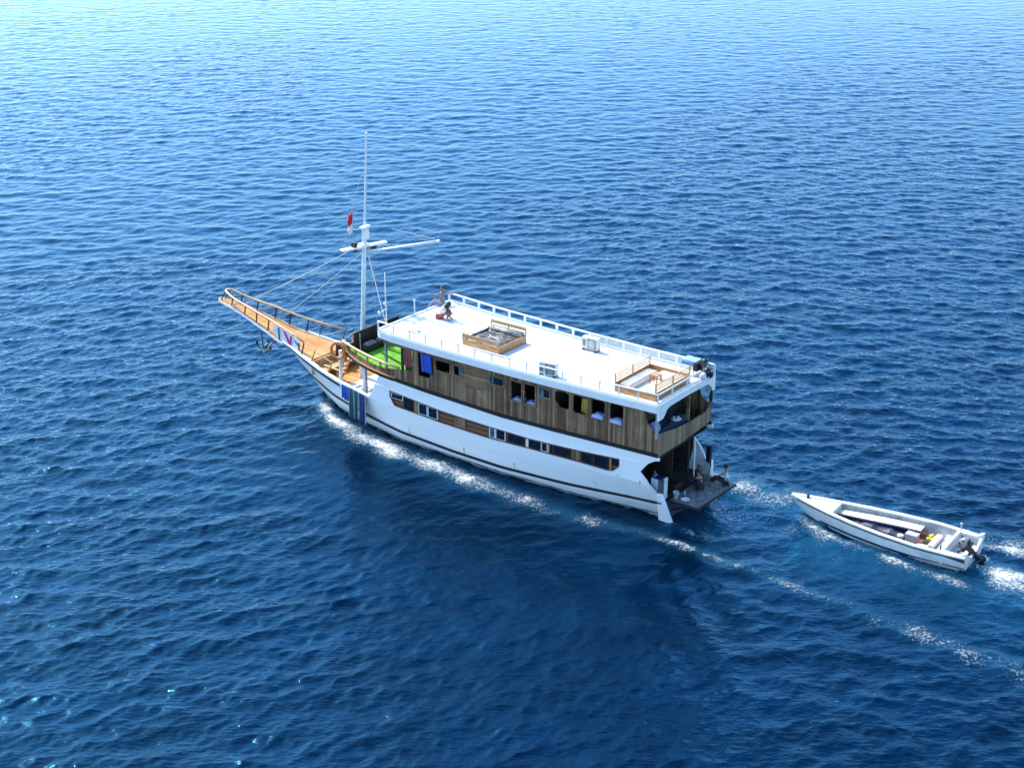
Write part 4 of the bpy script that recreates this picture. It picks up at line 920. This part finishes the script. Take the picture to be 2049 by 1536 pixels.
# 3: sitting on the starboard edge of the swim platform, pale shirt, legs forward
J = dict(pelvis=(0,0,.12), chest=(.04,0,.48), neck=(.06,0,.68), head=(.09,0,.83), face=(1,0,-.1),
 shL=(.03,.18,.60), elL=(-.04,.26,.34), wrL=(-.16,.30,.12), tipL=(-.14,.33,.03), shR=(.03,-.18,.60), elR=(.20,-.22,.38), wrR=(.40,-.12,.34), tipR=(.5,-.08,.33),
 hpL=(.03,.10,.11), knL=(.46,.16,.34), anL=(.72,.14,.08), toL=(.86,.14,.05), hpR=(.03,-.10,.11), knR=(.46,-.12,.30), anR=(.80,-.10,.07), toR=(.92,-.10,.05))
person('person in a pale shirt sitting on the far corner of the swim platform', -1.45, -1.45, .93, R(28), J, cl_teal, cl_black)
# 4: crouching in black at the middle of the platform, back turned
J = dict(pelvis=(-.05,0,.16), chest=(.05,0,.50), neck=(.10,0,.68), head=(.14,0,.82), face=(1,0,0),
 shL=(.06,.18,.60), elL=(.24,.24,.40), wrL=(.42,.16,.36), tipL=(.52,.12,.34), shR=(.06,-.18,.60), elR=(.26,-.30,.40), wrR=(.46,-.34,.30), tipR=(.56,-.36,.27),
 hpL=(-.02,.10,.14), knL=(.34,.16,.42), anL=(.20,.14,.07), toL=(.34,.15,.04), hpR=(-.02,-.10,.14), knR=(.34,-.16,.42), anR=(.20,-.14,.07), toR=(.34,-.15,.04))
t = person('person in black clothes crouching with back turned on the swim platform', -.75, -.28, .93, R(-20), J, cl_black, cl_black)
M().lathe((-.115,0,.45), [(.01,0),(.045,.004),(.045,.012)], 12, axis=(-1,0,.2)).build('shirt_print', cl_sheet, t)

# ================================================================ TENDER
td = thing('motor_tender', 'open white wooden motorboat towed behind the ship with an outboard at its stern', 'boat', -8.05, -2.8, 0, R(2.8))
def TP(x, y): c, q = math.cos(R(2.8)), math.sin(R(2.8)); return -8.05+x*c-y*q, -2.8+x*q+y*c
TG = [(-4.05,1.14),(-3.2,1.22),(-2,1.27),(-.5,1.14),(.8,.93),(2.0,.66),(3.0,.38),(3.7,.14),(4.0,.03)]     # gunwale half breadth
TB = [(-4.05,.92),(-2,1.06),(-.6,1.0),(.9,.74),(1.8,.48),(2.6,.24),(3.2,.05),(4.0,.02)]
TZ = [(-4.05,.62),(-2,.63),(0,.65),(2,.70),(4.0,.80)]
TL = [(-4.05,-.1),(2.6,-.1),(3.2,.1),(3.6,.35),(4.0,.72)]
def tz(x): return lerp(x, TZ)
us = [-4.05,-3.6,-3.2,-2.6,-2,-1.2,-.5,.2,.8,1.4,2.0,2.5,3.0,3.35,3.7,3.9,4.0]
m = M()
for s in (1,-1):
    rows = []
    for x in us:
        zl = lerp(x, TL); zt_ = tz(x); r = []
        for k in range(6):
            f = k/5; r.append((x, s*(lerp(x, TB)+(lerp(x, TG)-lerp(x, TB))*f**.75), zl+(zt_-zl)*f))
        rows.append(r)
    m.grid(rows); m.grid([[(x, s*lerp(x, TB), lerp(x, TL)), (x, 0, lerp(x, TL)-.1)] for x in us])
m.build('hull', tendw, td, smooth=False, solid=.03)
m = M(); m.prism([(-1.1,.62),(-.9,-.1),(.9,-.1),(1.1,.62),(.85,.64),(.6,.5),(.42,.38),(-.42,.38),(-.6,.5),(-.85,.64)], -4.08, -3.98); m.build('transom', tendw, td, bevel=.015)
m = M()
for s in (1,-1):
    rows = [[(x, s*(lerp(x, TG)+.05), tz(x)-.03), (x, s*(lerp(x, TG)+.05), tz(x)+.035), (x, s*max(0,lerp(x, TG)-.12), tz(x)+.035), (x, s*max(0,lerp(x, TG)-.12), tz(x)-.03)] for x in us]
    m.grid(rows)
m.build('gunwale', tendw, td)
m = M()
for s in (1,-1):
    rows = [[(x, s*(lerp(x, TG)+.035), tz(x)-.10-(.10*max(0,-3.3-x)/.7)), (x, s*(lerp(x, TG)+.045), tz(x)-.03)] for x in us[:-2]]
    m.grid(rows)
m.build('rub_stripe', mat('dark_rub',(.06,.045,.04),.5), td, solid=.012)
m = M()
for s in (1,-1): m.grid([[(x, s*(lerp(x, TB)+.035+(lerp(x,TG)-lerp(x,TB))*.12), .02), (x, s*(lerp(x, TB)+.04+(lerp(x,TG)-lerp(x,TB))*.32), .12)] for x in us[:12]])
m.build('boot_stripe', navy, td, solid=.01)
m = M(); m.slab([1.95,2.5,3.0,3.4,3.7,3.95], lambda x: max(.02, lerp(x, TG)-.08), lambda x: tz(x)-.01, .04); m.box(1.93,1.99,-.55,.55,.1,.66); m.build('foredeck', tendw, td)
M().slab([-3.0,-2,-1,0,1,1.9], lambda x: lerp(x, TB)+.0, lambda x: .10, .04).build('floor', redfl, td)
m = M()
for s in (1,-1): m.grid([[(x, s*(lerp(x, TB)+.01), .08), (x, s*(lerp(x, TG)-.05), tz(x)-.02)] for x in us[2:11]])
m.build('inner_side', tin, td)
m = M(); 
xs = [-1.6,-.8,0,.8,1.6,1.9]
m.grid([[(x, -max(.12,lerp(x, TG)-.72), .42), (x, -max(.3,lerp(x, TG)-.22), .42)] for x in xs]); m.build('side_bench', cushw, td, solid=.07)
m = M(); m.grid([[(x, -max(.13,lerp(x, TG)-.73), .1), (x, -max(.13,lerp(x, TG)-.73), .40)] for x in xs]); m.build('bench_front', navy, td, solid=.03)
m = M(); m.grid([[(x, max(.3,lerp(x, TG)-.22), .4), (x, max(.18,lerp(x, TG)-.36), .4)] for x in xs]); m.build('side_shelf', navy, td, solid=.04)
m = M(); m.box(-2.55,-2.32,-.55,.62,.12,.52); m.build('thwart', cushw, td, bevel=.03)
m = M(); m.box(-3.06,-2.6,-1.05,1.05,.1,.36); m.build('aft_bench', tin, td, bevel=.02)
m = M(); m.box(-3.14,-3.02,-1.14,1.14,.1,.70); m.box(-4.0,-3.1,-1.14,-.95,.52,.68); m.box(-4.0,-3.1,.95,1.14,.52,.68); m.build('splash_well', tendw, td, bevel=.03)
M().box(-3.98,-3.12,-.96,.96,.2,.26).build('well_floor', tin, td)
for s in (1,-1): M().prism([(-4.1,.5),(-3.75,.66),(-4.1,.86)], s*1.12, s*.92, 'xz').build('stern_horn', tendw, td, bevel=.02)
M().box(3.25,3.35,-.14,-.04,.74,.96).build('mooring_bitt', dark, td, bevel=.01)
m = M(); m.tube([(-3.1,-1.1,.66),(-3.1,-1.1,.94)], .04, 8).ell((-3.1,-1.1,.96),(.06,.06,.06)); m.build('stern_cleat', steel, td)
M().box(-3.0,-2.95,.95,1.0,.64,.84).build('cleat', dark, td)
om = thing('outboard_motor', 'black and white outboard motor tilted on the stern of the towed motorboat', 'outboard motor', *TP(-4.32, .05), .12, R(4))
om.rotation_euler = (0, R(48), HEAD+R(4))
outboard(om, mat('cowling_grey',(.30,.30,.33),.3,.5,6), black, .95)
def box_thing(name, label, cat, x, y, z, sx, sy, sz, mt, lid=None, rz=0):
    t = thing(name, label, cat, *TP(x, y), z-.08, rz); M().box(-sx/2,sx/2,-sy/2,sy/2,0,sz).build('body', mt, t, bevel=.03)
    M().box(-sx/2-.01,sx/2+.01,-sy/2-.01,sy/2+.01,sz,sz+.04).build('lid', lid or mt, t, bevel=.01)
box_thing('cool_box', 'grey cool box on the floor of the towed motorboat', 'cool box', -1.45, .0, .18, .5, .36, .36, mat('box_grey',(.45,.43,.43),.5))
t = thing('bucket', 'small white bucket beside the grey cool box in the motorboat', 'bucket', *TP(-1.0, .12), .1); M().lathe((0,0,0), [(.11,0),(.14,.22),(.15,.24),(.05,.25)], 14).build('pail', cl_white, t, smooth=True)
t = thing('fuel_can', 'yellow fuel can by the seat in the motorboat', 'fuel can', *TP(-2.15, -.35), .12)
M().box(-.16,.16,-.2,.2,0,.3).build('body', yelp, t, bevel=.05); M().box(-.03,.03,-.14,.14,.32,.37).build('handle', yelp, t, bevel=.01); M().lathe((.1,.12,.28), [(.03,0),(.03,.08)], 8).build('spout', black, t)
box_thing('cushion', 'narrow white cushion standing by the seat in the motorboat', 'cushion', -2.05, .45, .18, .42, .14, .2, cushw, rz=R(12))
box_thing('open_box', 'small open grey box between fuel can and cushion in the motorboat', 'box', -2.1, .12, .18, .25, .25, .22, tin, black)

t = thing('tarpaulin', 'long dark navy tarpaulin bundle lying along the bench on the motorboat floor', 'tarpaulin', *TP(.2, -.2), .1, R(1))
rows = []
for i in range(25):
    x = -1.5+3.0*i/24; w_ = .26*(1-.35*max(0, x)/1.5)+.02*math.sin(9*x); hh = .22+.035*math.sin(7*x)+.02*math.sin(17*x)
    rows.append([(x, w_*math.cos(a)+.03*math.sin(5*x)-.03*x, max(0, hh*math.sin(a))*(1 if 0 < i < 24 else .3)) for a in [math.pi*k/10 for k in range(11)]])
m = M(); m.grid(rows); m.build('cover', mat('tarp_navy', (.016,.018,.06), .5, .3, 5, bump=.04, bscale=7), t, smooth=True)
